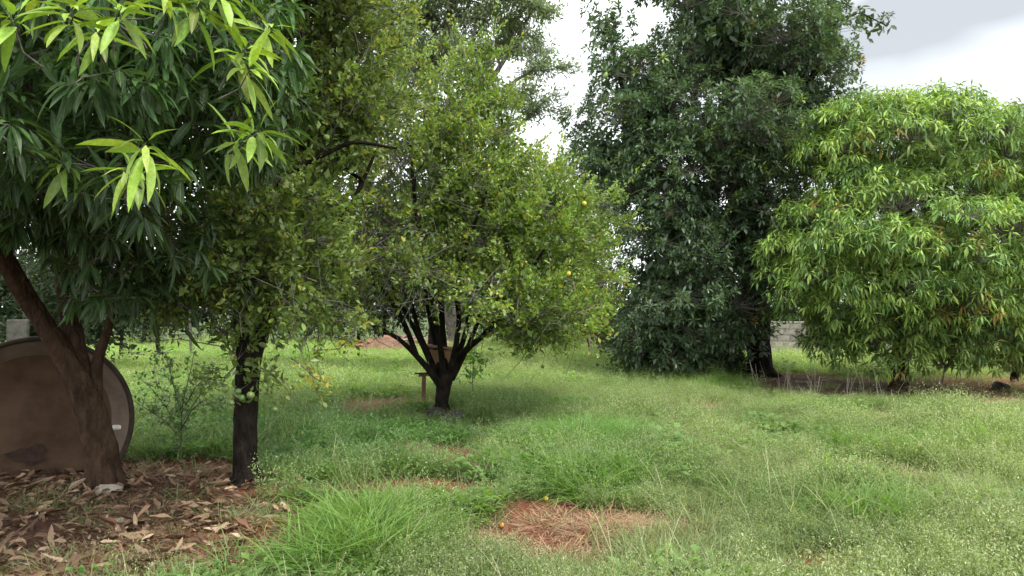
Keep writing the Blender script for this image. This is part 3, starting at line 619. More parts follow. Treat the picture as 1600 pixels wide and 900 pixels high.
rt5, S5, SR5, tp5, td5 = make_tree('avocado_tree', B5, 'tall dense dark green tree with a thick black trunk, in front of the block wall', 'tree', skel, C, R, 300, (.5, .95), P_avo, M_leaf, col_avo, M_bark_dark, 23, roots=.28, shoots=120, fill=4200, fillsize=1.45,
          nleaf=12, r_tip=.008, single=300, zmin=.25, up=.6, droop=.12, inside=.72, limbthick=.035, shell=(.55, 1.0), squash=.8, lsize=1.12)
idx = RS.choice(np.where((tp5[:, 1] < Y5) & (tp5[:, 2] > 3))[0], 26, replace=False); hang_fruit(rt5, B5, tp5[idx] + np.array([0, -.1, -.14]), [F_avo], [1.]); hang_fruit(rt5, B5, [W(1337, 122, Y5)], [F_avo], [1.])

# --- round light green mango tree on the right
B6 = G(1405, 612); Y6 = B6[1]
skel = [([B6 + [0, 0, -.1], W(1405, 606, Y6), W(1405, 585, Y6), W(1407, 550, Y6), W(1410, 480, Y6), W(1415, 400, Y6), W(1420, 300, Y6)], [.20, .165, .155, .15, .14, .10, .06], None),
        ([W(1410, 500, Y6), W(1340, 440, Y6 - .3), W(1280, 400, Y6 - .4)], [.09, .07, .04], True), ([W(1410, 490, Y6), W(1480, 430, Y6 - .3), W(1550, 380, Y6 - .3)], [.09, .07, .04], True), ([W(1412, 440, Y6), W(1350, 330, Y6 + .3), W(1330, 230, Y6 + .3)], [.08, .06, .03], True)]
C, R = lobes_px([(1440, 260, Y6, 145, 85, 2.0), (1330, 250, Y6 - .1, 60, 75, 1.0), (1560, 300, Y6 + .2, 70, 100, 1.4), (1420, 400, Y6 - .4, 190, 120, 2.2), (1308, 400, Y6 - .4, 72, 88, 1.5), (1570, 430, Y6 - .2, 100, 110, 1.6), (1265, 440, Y6 - .2, 40, 40, .8),
                 (1298, 500, Y6, 48, 34, .9), (1350, 520, Y6 - .3, 50, 36, .8), (1470, 540, Y6 - .5, 50, 34, .8), (1400, 548, Y6 - .9, 44, 30, .5), (1320, 540, Y6 - .6, 40, 24, .5), (1545, 562, Y6 - .8, 48, 28, .6), (1610, 530, Y6 - .6, 70, 55, 1.0), (1500, 480, Y6 - .4, 85, 42, 1.0), (1450, 205, Y6 + .4, 95, 25, 1.0), (1370, 195, Y6 + .1, 55, 28, .8), (1450, 168, Y6 + .2, 55, 18, .7)])
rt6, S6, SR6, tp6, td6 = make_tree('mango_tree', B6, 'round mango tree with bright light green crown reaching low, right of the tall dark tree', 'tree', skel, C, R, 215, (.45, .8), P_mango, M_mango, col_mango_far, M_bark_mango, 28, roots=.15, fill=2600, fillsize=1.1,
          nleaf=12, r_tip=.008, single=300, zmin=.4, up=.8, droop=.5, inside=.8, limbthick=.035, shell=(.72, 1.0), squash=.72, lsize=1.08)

# --- feathery tall tree far behind, bushy tree at the far right, shrub mass
B7 = np.array([-2.2, 33, 0.]); Y7 = 33
skel = [([B7, W(690, 400, Y7), W(680, 250, Y7), W(670, 150, Y7), W(700, 40, Y7), W(720, -60, Y7)], [.5, .42, .36, .30, .2, .1], None), ([W(680, 250, Y7), W(740, 170, Y7), W(790, 90, Y7), W(830, 20, Y7)], [.2, .15, .1, .06], True), ([W(670, 150, Y7), W(630, 60, Y7), W(590, -20, Y7)], [.2, .13, .08], True),
        ([W(690, 300, Y7), W(760, 235, Y7), W(830, 180, Y7), W(860, 150, Y7)], [.16, .1, .07, .04], True), ([W(740, 170, Y7), W(800, 130, Y7), W(860, 90, Y7)], [.1, .07, .04], True)]
C, R = lobes_px([(650, 20, Y7, 95, 40, 3), (790, 20, Y7, 75, 32, 3), (720, -60, Y7, 140, 50, 4), (830, 105, Y7, 40, 22, 1.4), (800, 70, Y7 + 1, 60, 22, 1.6), (835, 165, Y7, 38, 22, 1.3), (640, 95, Y7, 70, 30, 2), (760, 200, Y7, 60, 20, 2), (880, 175, Y7, 22, 9, .8), (720, 90, Y7, 50, 30, 2), (820, -20, Y7, 50, 30, 2), (780, 150, Y7, 50, 20, 1.5), (600, -20, Y7, 70, 40, 2)])
make_tree('feathery_tree', B7, 'very tall feathery-leaved tree far behind the citrus trees, open branches against the white sky', 'tree', skel, C, R, 270, (.5, 1.0), P_pinna, M_dull, col_plain([.17, .215, .12]), M_bark_grey, 19,
          kind='shoot', nleaf=11, r_tip=.014, zmin=3, up=.1, spread=.7, inside=.8, cluster=0, squash=.22, shell=(.2, 1), limbthick=.08, lsize=.85)
B8 = np.array([(1640 - 800) / F * 20, 20, 0.]); Y8 = 20
skel = [([B8, W(1640, 450, Y8), W(1645, 350, Y8), W(1650, 260, Y8)], [.2, .16, .12, .06], None)]
C, R = lobes_px([(1640, 280, Y8, 60, 75, 1.8), (1610, 250, Y8, 30, 40, 1.0), (1690, 330, Y8, 90, 110, 2)])
make_tree('broadleaf_tree', B8, 'darker bushy tree showing behind the right edge of the light green mango', 'tree', skel, C, R, 70, (.4, .7), P_avo, M_leaf, col_plain([.06, .10, .04]), M_bark_dark, 12, nleaf=11, zmin=1.2, up=.4, inside=.8)
def shrub(name, px, Y, h, wd, label, rgb, n=40, pr=P_small, ls=1.2, cat='shrub', group=None, rs=(.4, .8), zmin=.15, per=11):
    b = np.array([(px - 800) / F * Y, Y, 0.]); b[2] = float(gh(b[0], b[1])) - .02
    sk = [([b, b + [.1, 0, h * .35], b + [0, .1, h * .7]], [.09, .07, .04], None), ([b + [.1, 0, h * .3], b + [wd * .35, 0, h * .6]], [.04, .02], True), ([b + [.1, 0, h * .3], b + [-wd * .35, 0, h * .6]], [.04, .02], True)]
    C = np.array([b + [0, 0, h * .55], b + [wd * .3, .2, h * .4], b + [-wd * .3, -.1, h * .45]]); R = np.array([(wd * .36, wd * .35, h * .45), (wd * .3, wd * .3, h * .38), (wd * .3, wd * .3, h * .4)])
    return make_tree(name, b, label, cat, sk, C, R, n, rs, pr, M_dull, col_plain(rgb), M_bark_dark, per, fill=260, fillsize=2.3, kind='shoot', nleaf=10, r_tip=.008, zmin=zmin, up=.4, spread=.35, inside=.7, lsize=ls, group=group, shell=(.4, 1.0))
hl = [(-60, 30, 5.0, 7, 'tall dark shrub furthest left on the far edge of the field'), (110, 33, 5.5, 6, 'dark bushy tree on the far edge behind the leaning mango trunk'), (225, 31, 4.0, 5, 'dark shrub on the far edge, seen above the sapling'), (330, 32, 4.8, 6, 'dark shrub on the far edge just left of the straight citrus trunk'),
      (450, 33, 4.5, 6, 'dark shrub on the far edge between the two front citrus trees'), (560, 36, 4.5, 6, 'far shrub behind the left stems of the wide citrus'), (690, 42, 4.5, 8, 'far shrub behind the base of the wide citrus, beyond the dirt heap'), (820, 40, 4.0, 8, 'far shrub behind the right side of the wide citrus')]
for px, Y, h, wd, lb in hl: shrub('shrub', px, Y, h * 1.15, wd * 1.15, lb, [.026, .042, .02], 46, ls=2.0, group='dark shrubs along the far edge of the field', rs=(.6, 1.1))
shrub('shrub', -30, 17, 4.2, 4.2, 'dark shrub behind the top of the brown tank', [.03, .048, .024], 46, ls=1.4)
shrub('broadleaf_tree', 600, 37, 10.5, 11, 'tall dim tree on the far edge behind the twiggy left half of the wide citrus', [.07, .10, .045], 90, ls=3.2, cat='tree', rs=(.9, 1.6), zmin=2)
shrub('shrub', 672, 19, 6.0, 6.5, 'dark bush behind the upper left of the wide citrus crown, showing through its bare twigs', [.05, .075, .03], 70, ls=1.5, zmin=1.5)
shrub('shrub', 395, 20, 5.5, 3.6, 'dark bush behind the straight citrus trunk crown', [.04, .062, .026], 50, ls=1.5, zmin=1.6)
shrub('shrub', 105, 19, 4.0, 3.2, 'dark shrub seen between the two forks of the leaning mango', [.03, .048, .024], 40, ls=1.4)
shrub('shrub', 850, 29, 2.4, 4, 'dim shrub far behind, seen low between the wide citrus and the pale pole', [.05, .08, .035], 40, ls=1.8)
shrub('shrub', 1110, 21, 3.4, 3.0, 'dark shrub between the thick black trunk and the block wall', [.04, .062, .03], 36, ls=1.5)
shrub('shrub', 1025, 20, 1.7, 1.8, 'low leafy shrub under the left side of the tall dark tree by the wall', [.06, .09, .04], 30, ls=1.5)
shrub('shrub', 1240, 33, 2.6, 10, 'hedge growing beyond the block wall right of the thick black trunk', [.05, .075, .035], 60, ls=1.8)
shrub('shrub', 1120, 17.3, .6, 1.2, 'low tangled shrub at the foot of the thick black trunk', [.055, .085, .04], 26, ls=1.0, rs=(.15, .3), zmin=.05)
shrub('shrub', 1040, 16.8, .9, 1.9, 'leafy low shrub under the left skirt of the tall dark tree', [.055, .10, .04], 30, pr=P_avo, ls=.8, rs=(.2, .35), zmin=.05)

# ------------------------------------------------------------------ block wall
M_block = rough_mat('grey_block', (.22, .20, .18), (.36, .335, .30), 9, .95, .5, 60, usecol=True, c3=(.16, .15, .13))
M_mortar = rough_mat('mortar', (.16, .15, .135), (.24, .225, .20), 12, .95, .4)
WY = 24.5; x0 = (960 - 800) / F * WY; x1 = (1640 - 800) / F * WY
wr = root('block_wall', ((x0 + x1) / 2, WY, 0), 'low grey concrete block wall running behind the tall dark tree and the round mango', 'wall')
g = Geo(); g.box(((x0 + x1) / 2, WY, .58), (x1 - x0, .12, 1.20)); g.build('core', M_mortar, wr, wr.location)
g = Geo(); g.box(((x0 + x1) / 2, WY, 1.205), (x1 - x0, .17, .05), bev=.01); g.build('coping', M_block, wr, wr.location)
bm_ = []
for v in range(5):
    g = Geo(); g.box((0, 0, 0), (.385, .15, .185), bev=.006, jit=.002, col=np.array([1, .98, .95]) * RS.uniform(.75, 1.1)); o = g.build('block', M_block, wr); bm_.append(o.data); COL.objects.unlink(o); bpy.data.objects.remove(o)
for j in range(6):
    x = x0 + (.2 if j % 2 == 0 else .4)
    while x < x1 - .19:
        o = bpy.data.objects.new('block', bm_[RS.randint(5)]); COL.objects.link(o); o.parent = wr
        o.location = (x - wr.location.x, RS.uniform(-.004, .004), .08 + j * .2); o.rotation_euler = (0, 0, RS.uniform(-.004, .004)); x += .4
# pale rendered house wall beyond the far right, white shed behind the hedge
M_render = rough_mat('pink_render', (.50, .40, .35), (.62, .52, .47), 4, .9, .2)
h = root('house', (19.5, 28, 0), 'pale pink rendered house wall beyond the right edge of the round mango', 'house')
g = Geo(); g.box((21.2, 29, 1.4), (4.4, 2, 2.8), bev=.03); g.build('wall', M_render, h, h.location)
g = Geo(); g.box((21.2, 27.96, 1.5), (.9, .07, 1.0), bev=.01); g.build('window_frame', M_block, h, h.location)
M_roof = rough_mat('clay_roof', (.20, .08, .05), (.32, .14, .09), 6, .9, .4)
g = Geo(); g.add([(18.7, 27.6, 2.8), (23.7, 27.6, 2.8), (23.7, 30.4, 2.8), (18.7, 30.4, 2.8), (18.7, 29, 3.7), (23.7, 29, 3.7)], [(0, 1, 5, 4), (2, 3, 4, 5), (0, 4, 3), (1, 2, 5), (0, 3, 2, 1)]); g.build('roof', M_roof, h, h.location)
# concrete slab piece seen between mango stems far left
b = W(28, 515, 12); g = Geo(); g.box((b[0], 12, .72), (.33, .08, 1.46), bev=.01, jit=.004)
o = g.build('concrete_slab', rough_mat('dark_concrete', (.045, .045, .035), (.11, .105, .085), 7, .95, .4)); o['label'] = 'weathered concrete slab standing behind the top of the brown tank'; o['category'] = 'slab'  # slab has its own darker concrete tone, mottled evenly

# ------------------------------------------------------------------ round tank behind the leaning mango
M_tank = rough_mat('weathered_tank', (.060, .036, .023), (.125, .076, .047), 2.2, .85, .25, 40, c3=(.135, .075, .042), dist=.004, spec=.12)
M_tank_in = rough_mat('lit_tank_inner', (.12, .085, .06), (.20, .15, .115), 5, .8, .2, 30)  # inner wall paler than the plate: the light it catches is in the colour
M_tank_rim = rough_mat('dark_tank_rim', (.028, .020, .015), (.065, .046, .034), 8, .8, .3, 30)
tcn = W(58, 662, 7.12); TR = .83
tk = root('water_tank', (tcn[0], tcn[1], tcn[2] - TR), 'big round brown tank lying on its side behind the leaning mango trunk', 'tank')
ax = unit(np.array([.60, -.80, .06])); ux = unit(np.cross(ax, [0, 0, 1.])); uz = np.cross(ux, ax)
def lathe(prof, n=72):
    V = []; Fc = []
    for r, d in prof:
        for j in range(n): a = 2 * math.pi * j / n; V.append(tcn + ax * d + ux * r * math.cos(a) + uz * r * math.sin(a))
    k = len(prof)
    for i in range(k - 1):
        for j in range(n): j2 = (j + 1) % n; Fc.append((i * n + j, i * n + j2, i * n + n + j2, i * n + n + j))
    return np.array(V), Fc
def tank_part(name, prof, m, cap=False):
    V, Fc = lathe(prof); 
    if cap: Fc.append(tuple(range(len(V) - 72, len(V))))
    g = Geo(); g.add(V, Fc); return g.build(name, m, tk, tk.location, True)
tank_part('shell', [(TR * .80, -.85), (TR * .90, -.80), (TR * .95, -.3), (TR * .965, .06)], M_tank_rim)
tank_part('rim', [(TR * .965, .02), (TR * 1.0, .03), (TR * 1.01, .06), (TR * 1.0, .09), (TR * .972, .095), (TR * .958, .08), (TR * .950, .03)], M_tank_rim)
tank_part('inner_wall', [(TR * .952, .04), (TR * .86, -.04), (TR * .79, -.12)], M_tank_in)
V, Fc = lathe([(TR * .79, -.12), (TR * .77, -.135), (TR * .6, -.13), (TR * .3, -.115), (.001, -.11)])
g = Geo(); g.add(V, Fc); g.build('base_plate', M_tank, tk, tk.location, True)
# dark crack mark on the lit upper wall of the tank
q = [tcn + ux * (.16 + .12 * i / 5) + uz * (TR * .865 + .012 * math.sin(i * 1.4)) + ax * (-.02) for i in range(6)]
g = Geo(); g.tube(q, [.003, .008, .012, .009, .005, .002], 5); g.build('crack', M_tank_rim, tk, tk.location)
# dark flaked patch on the plate
M_flake = rough_mat('flaked_patch', (.03, .018, .014), (.07, .04, .03), 14, .9, .5, 40)
pc = W(46, 712, tcn[1] - .02); rel = pc - tcn; rel = rel - ax * rel.dot(ax); nV = []
for j in range(26):
    a = 2 * math.pi * j / 26; rr = 1 + .22 * math.sin(3 * a + 1) + .14 * math.sin(7 * a) ; nV.append(tcn + rel + ax * -.098 + ux * .15 * rr * math.cos(a) + uz * .085 * rr * math.sin(a))
nV2 = [v - ax * .03 for v in nV]
g = Geo(); g.add(nV + nV2, [tuple(range(26))] + [(i, i + 26, (i + 1) % 26 + 26, (i + 1) % 26) for i in range(26)]); g.build('flaked_patch', M_flake, tk, tk.location, label='dark flaked stain on the plate')
M_white = rough_mat('white_plastic', (.55, .52, .46), (.72, .69, .62), 12, .5, .1)
pw = W(183, 668, 6.98); g = Geo(); g.tube([pw + [-.05, 0, .0], pw + [-.02, -.01, .0], pw + [.02, -.01, .002], pw + [.035, 0, 0]], [.02, .026, .024, .018], 10); g.build('pipe_stub', M_white, tk, tk.location, True)

# ------------------------------------------------------------------ things standing about
M_wood = rough_mat('weathered_wood', (.10, .055, .032), (.24, .14, .085), 6, .85, .5, 30, (1, 1, .15))
M_pale = rough_mat('pale_wood', (.30, .25, .19), (.48, .42, .34), 10, .85, .4, 30, (1, 1, .2))
M_board = rough_mat('brown_board', (.22, .12, .06), (.36, .215, .12), 5, .7, .2, 30)
b = G(662, 641); zt = W(662, 584, b[1])[2]
o = root('wooden_post', b, 'short brown wooden post with a crosspiece on top, left of the wide citrus stems', 'post')
g = Geo(); g.box((b[0], b[1], zt / 2 - .04), (.065, .05, zt + .04), bev=.006, jit=.004); g.build('upright', M_wood, o, b)
g = Geo(); g.box((b[0] + .12, b[1] - .002, zt + .012), (.52, .10, .028), R=Matrix.Rotation(-.03, 3, 'Y'), bev=.005, jit=.006); g.build('crosspiece', M_bark_mango, o, b)
g = Geo(); g.box((b[0], b[1] - .002, zt - .022), (.17, .07, .036), bev=.006, jit=.006); g.build('bracket', M_wood, o, b)
c0 = W(692, 556, Y3 + .32)
o = root('wooden_box', (c0[0], c0[1], c0[2] - .17), 'small brown wooden box wedged among the stems of the wide citrus', 'box')
for dx, dy, sx, sy, nm in ((0, -.13, .42, .02, 'front_board'), (0, .13, .42, .02, 'back_board'), (-.20, 0, .02, .238, 'side_board'), (.20, 0, .02, .238, 'side_board')):
    g = Geo(); g.box((c0[0] + dx, c0[1] + dy, c0[2] - .04), (sx, sy, .27), bev=.004, jit=.003); g.build(nm, M_board, o, o.location)
g = Geo(); g.box((c0[0], c0[1], c0[2] + .13), (.48, .34, .03), R=Matrix.Rotation(.12, 3, 'Y'), bev=.004); g.build('lid', M_board, o, o.location)
g = Geo(); g.box((c0[0], c0[1], c0[2] - .16), (.38, .238, .02), bev=.004); g.build('bottom', M_board, o, o.location)

def pole(px0, py0, px1, py1, r, m, label, cat='pole', name='leaning_pole', Y=None, group=None):
    a = G(px0, py0) if Y is None else np.array([(px0 - 800) / F * Y, Y, 0]); a[2] = float(gh(a[0], a[1])) - .05; bb = W(px1, py1, a[1]); g = Geo()
    n = 6; P_ = [a + (bb - a) * i / n + (RS.normal(0, r * .25, 3) if 0 < i < n else 0) for i in range(n + 1)]
    g.tube(P_, np.linspace(r, r * .75, n + 1), 8, rough=.06); o = g.build(name, m, None, a, True); o.location = [float(v) for v in a]; o['label'] = label; o['category'] = cat
    if group: o['group'] = group
    return o
pole(926, 560, 916, 494, .065, M_pale, 'pale leaning pole propped beside the brown dead leaves')
pole(1472, 607, 1478, 560, .022, M_pale, 'thin grey stake between the round mango trunk and its lowest right branch', 'stake', 'stake', group='stakes by the round mango')
pole(1328, 578, 1330, 540, .022, M_bark_grey, 'thin grey stake left of the round mango trunk', 'stake', 'stake', group='stakes by the round mango')
pole(1587, 598, 1587, 560, .09, M_bark_dark, 'short dark stump-like post at the bare path on the right edge', 'post', 'wooden_post')
for px, py, pt, r in ((20, 560, 420, .05), (130, 560, 495, .03), (190, 545, 470, .06), (250, 545, 465, .07), (300, 546, 470, .05)):
    pole(px, py, px + RS.randint(-8, 8), pt, r, M_bark_grey if r < .06 else M_bark_dark, 'slim trunk at the far edge of the field, seen ' + {20: 'above the tank', 130: 'just right of the leaning mango', 190: 'left of the sapling', 250: 'above the sapling', 300: 'between sapling and straight citrus trunk'}[px], 'trunk', 'slim_trunk', Y=24, group='slim trunks at the far edge')

# dead hanging leaves (dry banana clump)
b = np.array([(956 - 800) / F * 23.0, 23.0, 0.]); rt = root('dead_banana_clump', b, 'clump of hanging brown dead banana leaves right of the pale leaning pole', 'plant')
g = Geo(); g.tube([b, b + [.05, 0, .7], b + [0, 0, 1.35]], [.14, .12, .07], 8, rough=.1); g.build('stem', M_bark_mango, rt, b, True)
Pd = protos(6, 1.0, .20, 6, .5, .5, .4, .8, .12); LD = Leaves(Pd, M_dry)
n = 46; ang = RS.rand(n) * 6.28; D = unit(np.stack([np.cos(ang) * .35, np.sin(ang) * .35, -1 + 0 * ang], 1)); pos = b + np.stack([np.cos(ang) * RS.uniform(.1, .75, n), np.sin(ang) * .3, RS.uniform(1.0, 1.5, n)], 1)
U = np.stack([np.cos(ang), np.sin(ang), 0 * ang + .2], 1); LD.add(pos, frames(D, U, .3), RS.uniform(.6, 1.1, n), np.tile([.14, .085, .055], (n, 1)) * RS.uniform(.4, 1.8, (n, 1))); LD.done(); FOL.append((LD, rt, b, 46))

# sapling
b = G(281, 722); b[2] = float(gh(b[0], b[1])); rt = root('sapling', b, 'thin leafy sapling growing between the leaning mango and the straight citrus trunk', 'sapling')
Ys = b[1]; ps = lambda a, c, dy=0: W(a, c, Ys + dy)
chs = [[ps(281, 724), ps(283, 690), ps(284, 640), ps(290, 610), ps(300, 570), ps(303, 548)], [ps(283, 680), ps(262, 640, .1), ps(240, 610, .15), ps(215, 588, .2)], [ps(284, 650), ps(268, 590, -.1), ps(262, 565, -.1), ps(248, 548, -.1)], [ps(284, 660), ps(310, 620, .1), ps(330, 600, .1), ps(350, 605, .1)],
       [ps(284, 670), ps(300, 640, -.2), ps(318, 625, -.2), ps(342, 640, -.2)], [ps(283, 685), ps(255, 655, -.15), ps(230, 640, -.2), ps(208, 625, -.2)], [ps(284, 640), ps(275, 605, .2), ps(262, 590, .25), ps(235, 580, .3)], [ps(284, 645), ps(305, 605, -.2), ps(322, 590, -.2), ps(335, 575, -.2)]]
g = Geo(); g.tube(chs[0], [.011, .01, .008, .006, .004, .002], 6); g.build('stem', M_bark_grey, rt, b, True)
LS = Leaves(P_citrus, M_citrus)
for c in chs[1:]:
    g = Geo(); g.tube(c, [.006, .005, .004, .002], 5); g.build('branch', M_bark_grey, rt, b, True)
tw = Geo()
for c in chs:
    c = np.array(c)
    for k in range(46):
        i = RS.randint(1, len(c) - 1) if len(c) > 4 else RS.randint(0, len(c) - 1); q = c[i] + (c[i + 1] - c[i]) * RS.rand(); d = unit(RS.normal(0, 1, 3) + [0, 0, .3]); e = q + d * RS.uniform(.03, .16); tw.tube([q, e], [.002, .001], 3, cap=False)
        n = 3; dd = unit(d[None] + RS.normal(0, .7, (n, 3)) - [0, 0, .2]); LS.add(q + (e - q) * RS.uniform(.5, 1, (n, 1)), frames(dd, roll=.4), RS.uniform(.45, .85, n), np.tile([.10, .18, .05], (n, 1)) * RS.uniform(.7, 1.5, (n, 1)))
tw.build('twigs', M_twig, rt, b, True, kind='stuff'); LS.done(); FOL.append((LS, rt, b, 150))

# small leafy sprout right of the stems, sprig with yellow leaves hanging between
def sprig(name, pts, rads, n, rgb, label, cat, size=.9, spread=.12, parent=None, origin=None, P_=P_citrus, pn='sprig'):
    pts = np.array(pts); b = pts[0]
    rt = parent or root(name, b, label, cat); og = b if origin is None else origin
    g = Geo(); g.tube(pts, rads, 5); st_ = g.build('stem' if parent is None else pn, M_twig, rt, og, True)
    Ls = Leaves(P_, M_citrus); t_ = RS.uniform(.35, 1, n) * (len(pts) - 1); i = np.minimum(t_.astype(int), len(pts) - 2); q = pts[i] + (pts[i + 1] - pts[i]) * (t_ - i)[:, None] + RS.normal(0, spread, (n, 3)) * .5
    Ls.add(q, frames(unit(RS.normal(0, 1, (n, 3)) + [0, -.2, .0]), roll=.5), size * RS.uniform(.6, 1.1, n), np.tile(rgb, (n, 1)) * RS.uniform(.7, 1.3, (n, 1))); Ls.done()
    me = Ls.mesh('leaves', np.ones(n, bool), og); o = link('leaves', me, st_ if parent is not None else rt, kind='stuff')
    return rt
b = G(738, 648) + [0, .7, 0]; Yb = b[1]; sprig('sprout', [b, W(738, 600, Yb), W(740, 560, Yb), W(742, 545, Yb)], [.012, .01, .006, .003], 150, [.12, .24, .04], 'bright green leafy sprout just right of the wide citrus stems', 'sprout', 1.5, .22)
for pts, rads, n, c in (([W(455, 560, 6.5), W(470, 570, 6.45), W(490, 590, 6.4), W(515, 600, 6.4)], [.006, .005, .004, .002], 60, [.36, .33, .06]), ([W(395, 570, 6.6), W(420, 580, 6.5), W(440, 600, 6.45), W(462, 625, 6.45)], [.008, .007, .005, .003], 60, [.16, .18, .04]), ([W(370, 570, 6.5), W(350, 590, 6.4), W(325, 590, 6.4), W(305, 590, 6.4)], [.008, .006, .004, .002], 90, [.13, .17, .045])):
    sprig('x', pts, rads, n, c, '', '', .85, .10, rt2, B2)
sprig('x', [W(560, 500, 9.4), W(550, 525, 9.2), W(530, 545, 9.2), W(488, 548, 9.2)], [.012, .01, .007, .004], 70, [.42, .40, .05], '', '', 1.0, .14, rt3, B3)
for q in ((820, 520), (850, 530), (800, 545), (880, 520), (905, 500), (520, 505)):
    sprig('x', [W(q[0] - 10, q[1] - 60, 10), W(q[0] - 4, q[1] - 30, 9.9), W(*q, 9.9)], [.01, .007, .003], 80, [.17, .20, .035], '', '', 1.0, .16, rt3, B3)

# rocks, clods, brick, paper
M_rock = rough_mat('dark_rock', (.02, .018, .016), (.075, .065, .058), 7, .9, .6, 30)
def rock(px, py, s, m, label, name='rock', cat='rock', sq=.6, jag=.25, group=None, lift=.3):
    b = G(px, py); b[2] = float(gh(b[0], b[1])) + s * sq * lift; import bmesh
    bm = bmesh.new(); bmesh.ops.create_icosphere(bm, subdivisions=3, radius=s)
    for v in bm.verts:
        q = v.co; k = 1 + jag * (2 * float(fbm(q.x / s * 1.3 + q.z / s, q.y / s * 1.3 - q.z / s, 1.0, px % 17)) - 1) * 1.6; v.co = q * k
        v.co.z *= sq; v.co.x *= 1.25
    me = bpy.data.meshes.new(name); bm.to_mesh(me); bm.free(); me.materials.append(m)
    o = link(name, me); o.location = [float(v) for v in b]; o.rotation_euler = (0, 0, px * .37); o['label'] = label; o['category'] = cat
    if group: o['group'] = group
    return o
rock(708, 661, .17, M_rock, 'dark lumpy rock against the base of the wide citrus', sq=.75)
rock(680, 657, .12, M_rock, 'small dark rock at the left foot of the wide citrus', sq=.8)
rock(738, 676, .13, M_rock, 'flat grey rock in the grass just right of the wide citrus base', sq=.5)
rock(752, 680, .07, M_rock, 'fist-sized grey rock at the far right of the stones by the wide citrus', sq=.7)
rock(1566, 612, .17, M_rock, 'dark clod on the bare ground near the right edge', 'clod', 'clod', .7, .5)
M_paper = rough_mat('pale_brick', (.26, .22, .18), (.48, .42, .35), 18, .9, .3)
b = G(170, 778); g = Geo(); g.box((0, 0, .015), (.19, .12, .045), bev=.012, jit=.009); o = g.build('brick_piece', M_paper); o.location = (b[0], b[1], float(gh(b[0], b[1])) + .02); o.rotation_euler = (.25, .05, .1); o['label'] = 'pale flat brick piece at the foot of the leaning mango trunk'; o['category'] = 'brick'
b = G(128, 768); g = Geo(); g.box((0, 0, .03), (.12, .07, .05), bev=.008, jit=.006); o = g.build('brick_piece', M_paper); o.location = (b[0], b[1] + .1, float(gh(b[0], b[1])) + .03); o.rotation_euler = (.1, -.5, .5); o['label'] = 'small tilted brick piece between the tank and the leaning mango trunk'; o['category'] = 'brick'
for px, py, me, lb in ((784, 827, F_orange, 'small orange fallen fruit on the straw left of the red soil'), (853, 787, F_yellow, 'yellow fallen fruit at the edge of the tall tuft'), (1100, 838, F_pale, 'pale fallen fruit in the weeds right of the red soil')):
    b = G(px, py); o = link('fallen_fruit', me); o.location = (b[0], b[1], float(gh(b[0], b[1])) + .03); o.scale = (.62, .62, .6); o['label'] = lb; o['category'] = 'fruit'
n = 5200; x, y = RS.uniform(-5, 6, n), RS.uniform(4, 13, n); so_, st_, li_ = patches(x, y); k = (so_ > .15) | (li_ > .3) & (RS.rand(n) < .3); x, y = x[k], y[k]; n = len(x)
import bmesh
bm = bmesh.new(); bmesh.ops.create_icosphere(bm, subdivisions=1, radius=1); cv = np.array([v.co[:] for v in bm.verts]); ct = np.array([[v.index for v in f.verts] for f in bm.faces]); bm.free()
cv = cv[None] * RS.uniform(.7, 1.3, (n, len(cv), 1)) * (.006 + .018 * RS.rand(n) ** 3)[:, None, None] * np.array([1, 1, .7]); cp_ = np.stack([x, y, gh(x, y)], 1)[:, None]
M_clod = rough_mat('red_clod', (.10, .034, .022), (.24, .085, .05), 30, .95, .5)
link('soil_crumbs', mesh_from('soil_crumbs', (cv + cp_).reshape(-1, 3), (ct[None] + (np.arange(n) * cv.shape[1])[:, None, None]).reshape(-1, 3), [M_clod], smooth=True), kind='stuff')
# heap of reddish dirt and tiles far behind
M_dirt = rough_mat('reddish_dirt', (.13, .075, .05), (.24, .14, .095), 3, .95, .6, 12)
b = np.array([(640 - 800) / F * 31, 31, 0.]); X, Yy = np.meshgrid(np.linspace(-1, 1, 34), np.linspace(-1, 1, 26)); Z = np.clip(1 - X ** 2 - Yy ** 2, 0, 1) ** .8 * (.6 + .8 * fbm(X * 3, Yy * 3, 1.2, 5)) * .5 - .05
ii = np.arange(34 * 26).reshape(26, 34); Q = np.stack([ii[:-1, :-1], ii[:-1, 1:], ii[1:, 1:], ii[1:, :-1]], -1).reshape(-1, 4)
rt = root('dirt_heap', b, 'low heap of reddish dirt and broken tiles on the far side of the field', 'heap')
link('mound', mesh_from('mound', np.stack([X * 2.6, Yy * 1.6, Z], -1).reshape(-1, 3), Q, [M_dirt], smooth=True), rt)
M_tile = rough_mat('broken_tile', (.20, .10, .065), (.32, .165, .11), 8, .9, .3)
tm = []
for v in range(4):
    g = Geo(); g.box((0, 0, 0), (RS.uniform(.2, .4), RS.uniform(.14, .22), .03), bev=.005, jit=.012); o = g.build('tile', M_tile); tm.append(o.data); bpy.data.objects.remove(o)
for _ in range(45):
    x, y = RS.uniform(-.8, .8), RS.uniform(-.9, .2); o = bpy.data.objects.new('tile', tm[RS.randint(4)]); COL.objects.link(o); o.parent = rt
    z = max(0, 1 - x * x - y * y) ** .8 * .45; o.location = (x * 2.6 * .8 - .5, y * 1.6, z + RS.uniform(-.05, .12)); o.rotation_euler = (RS.uniform(-.5, .8), RS.uniform(-.5, .5), RS.rand() * 3)
for k in range(8):
    a = RS.uniform(-1.5, 1.5); g = Geo(); g.box((a, RS.uniform(-1.2, 0), RS.uniform(.3, .5)), (RS.uniform(.8, 1.3), .12, .03), R=Matrix.Rotation(RS.uniform(-.25, .25), 3, 'Y') @ Matrix.Rotation(RS.uniform(-.4, .4), 3, 'Z'), jit=.01); g.build('plank', M_pale, rt)

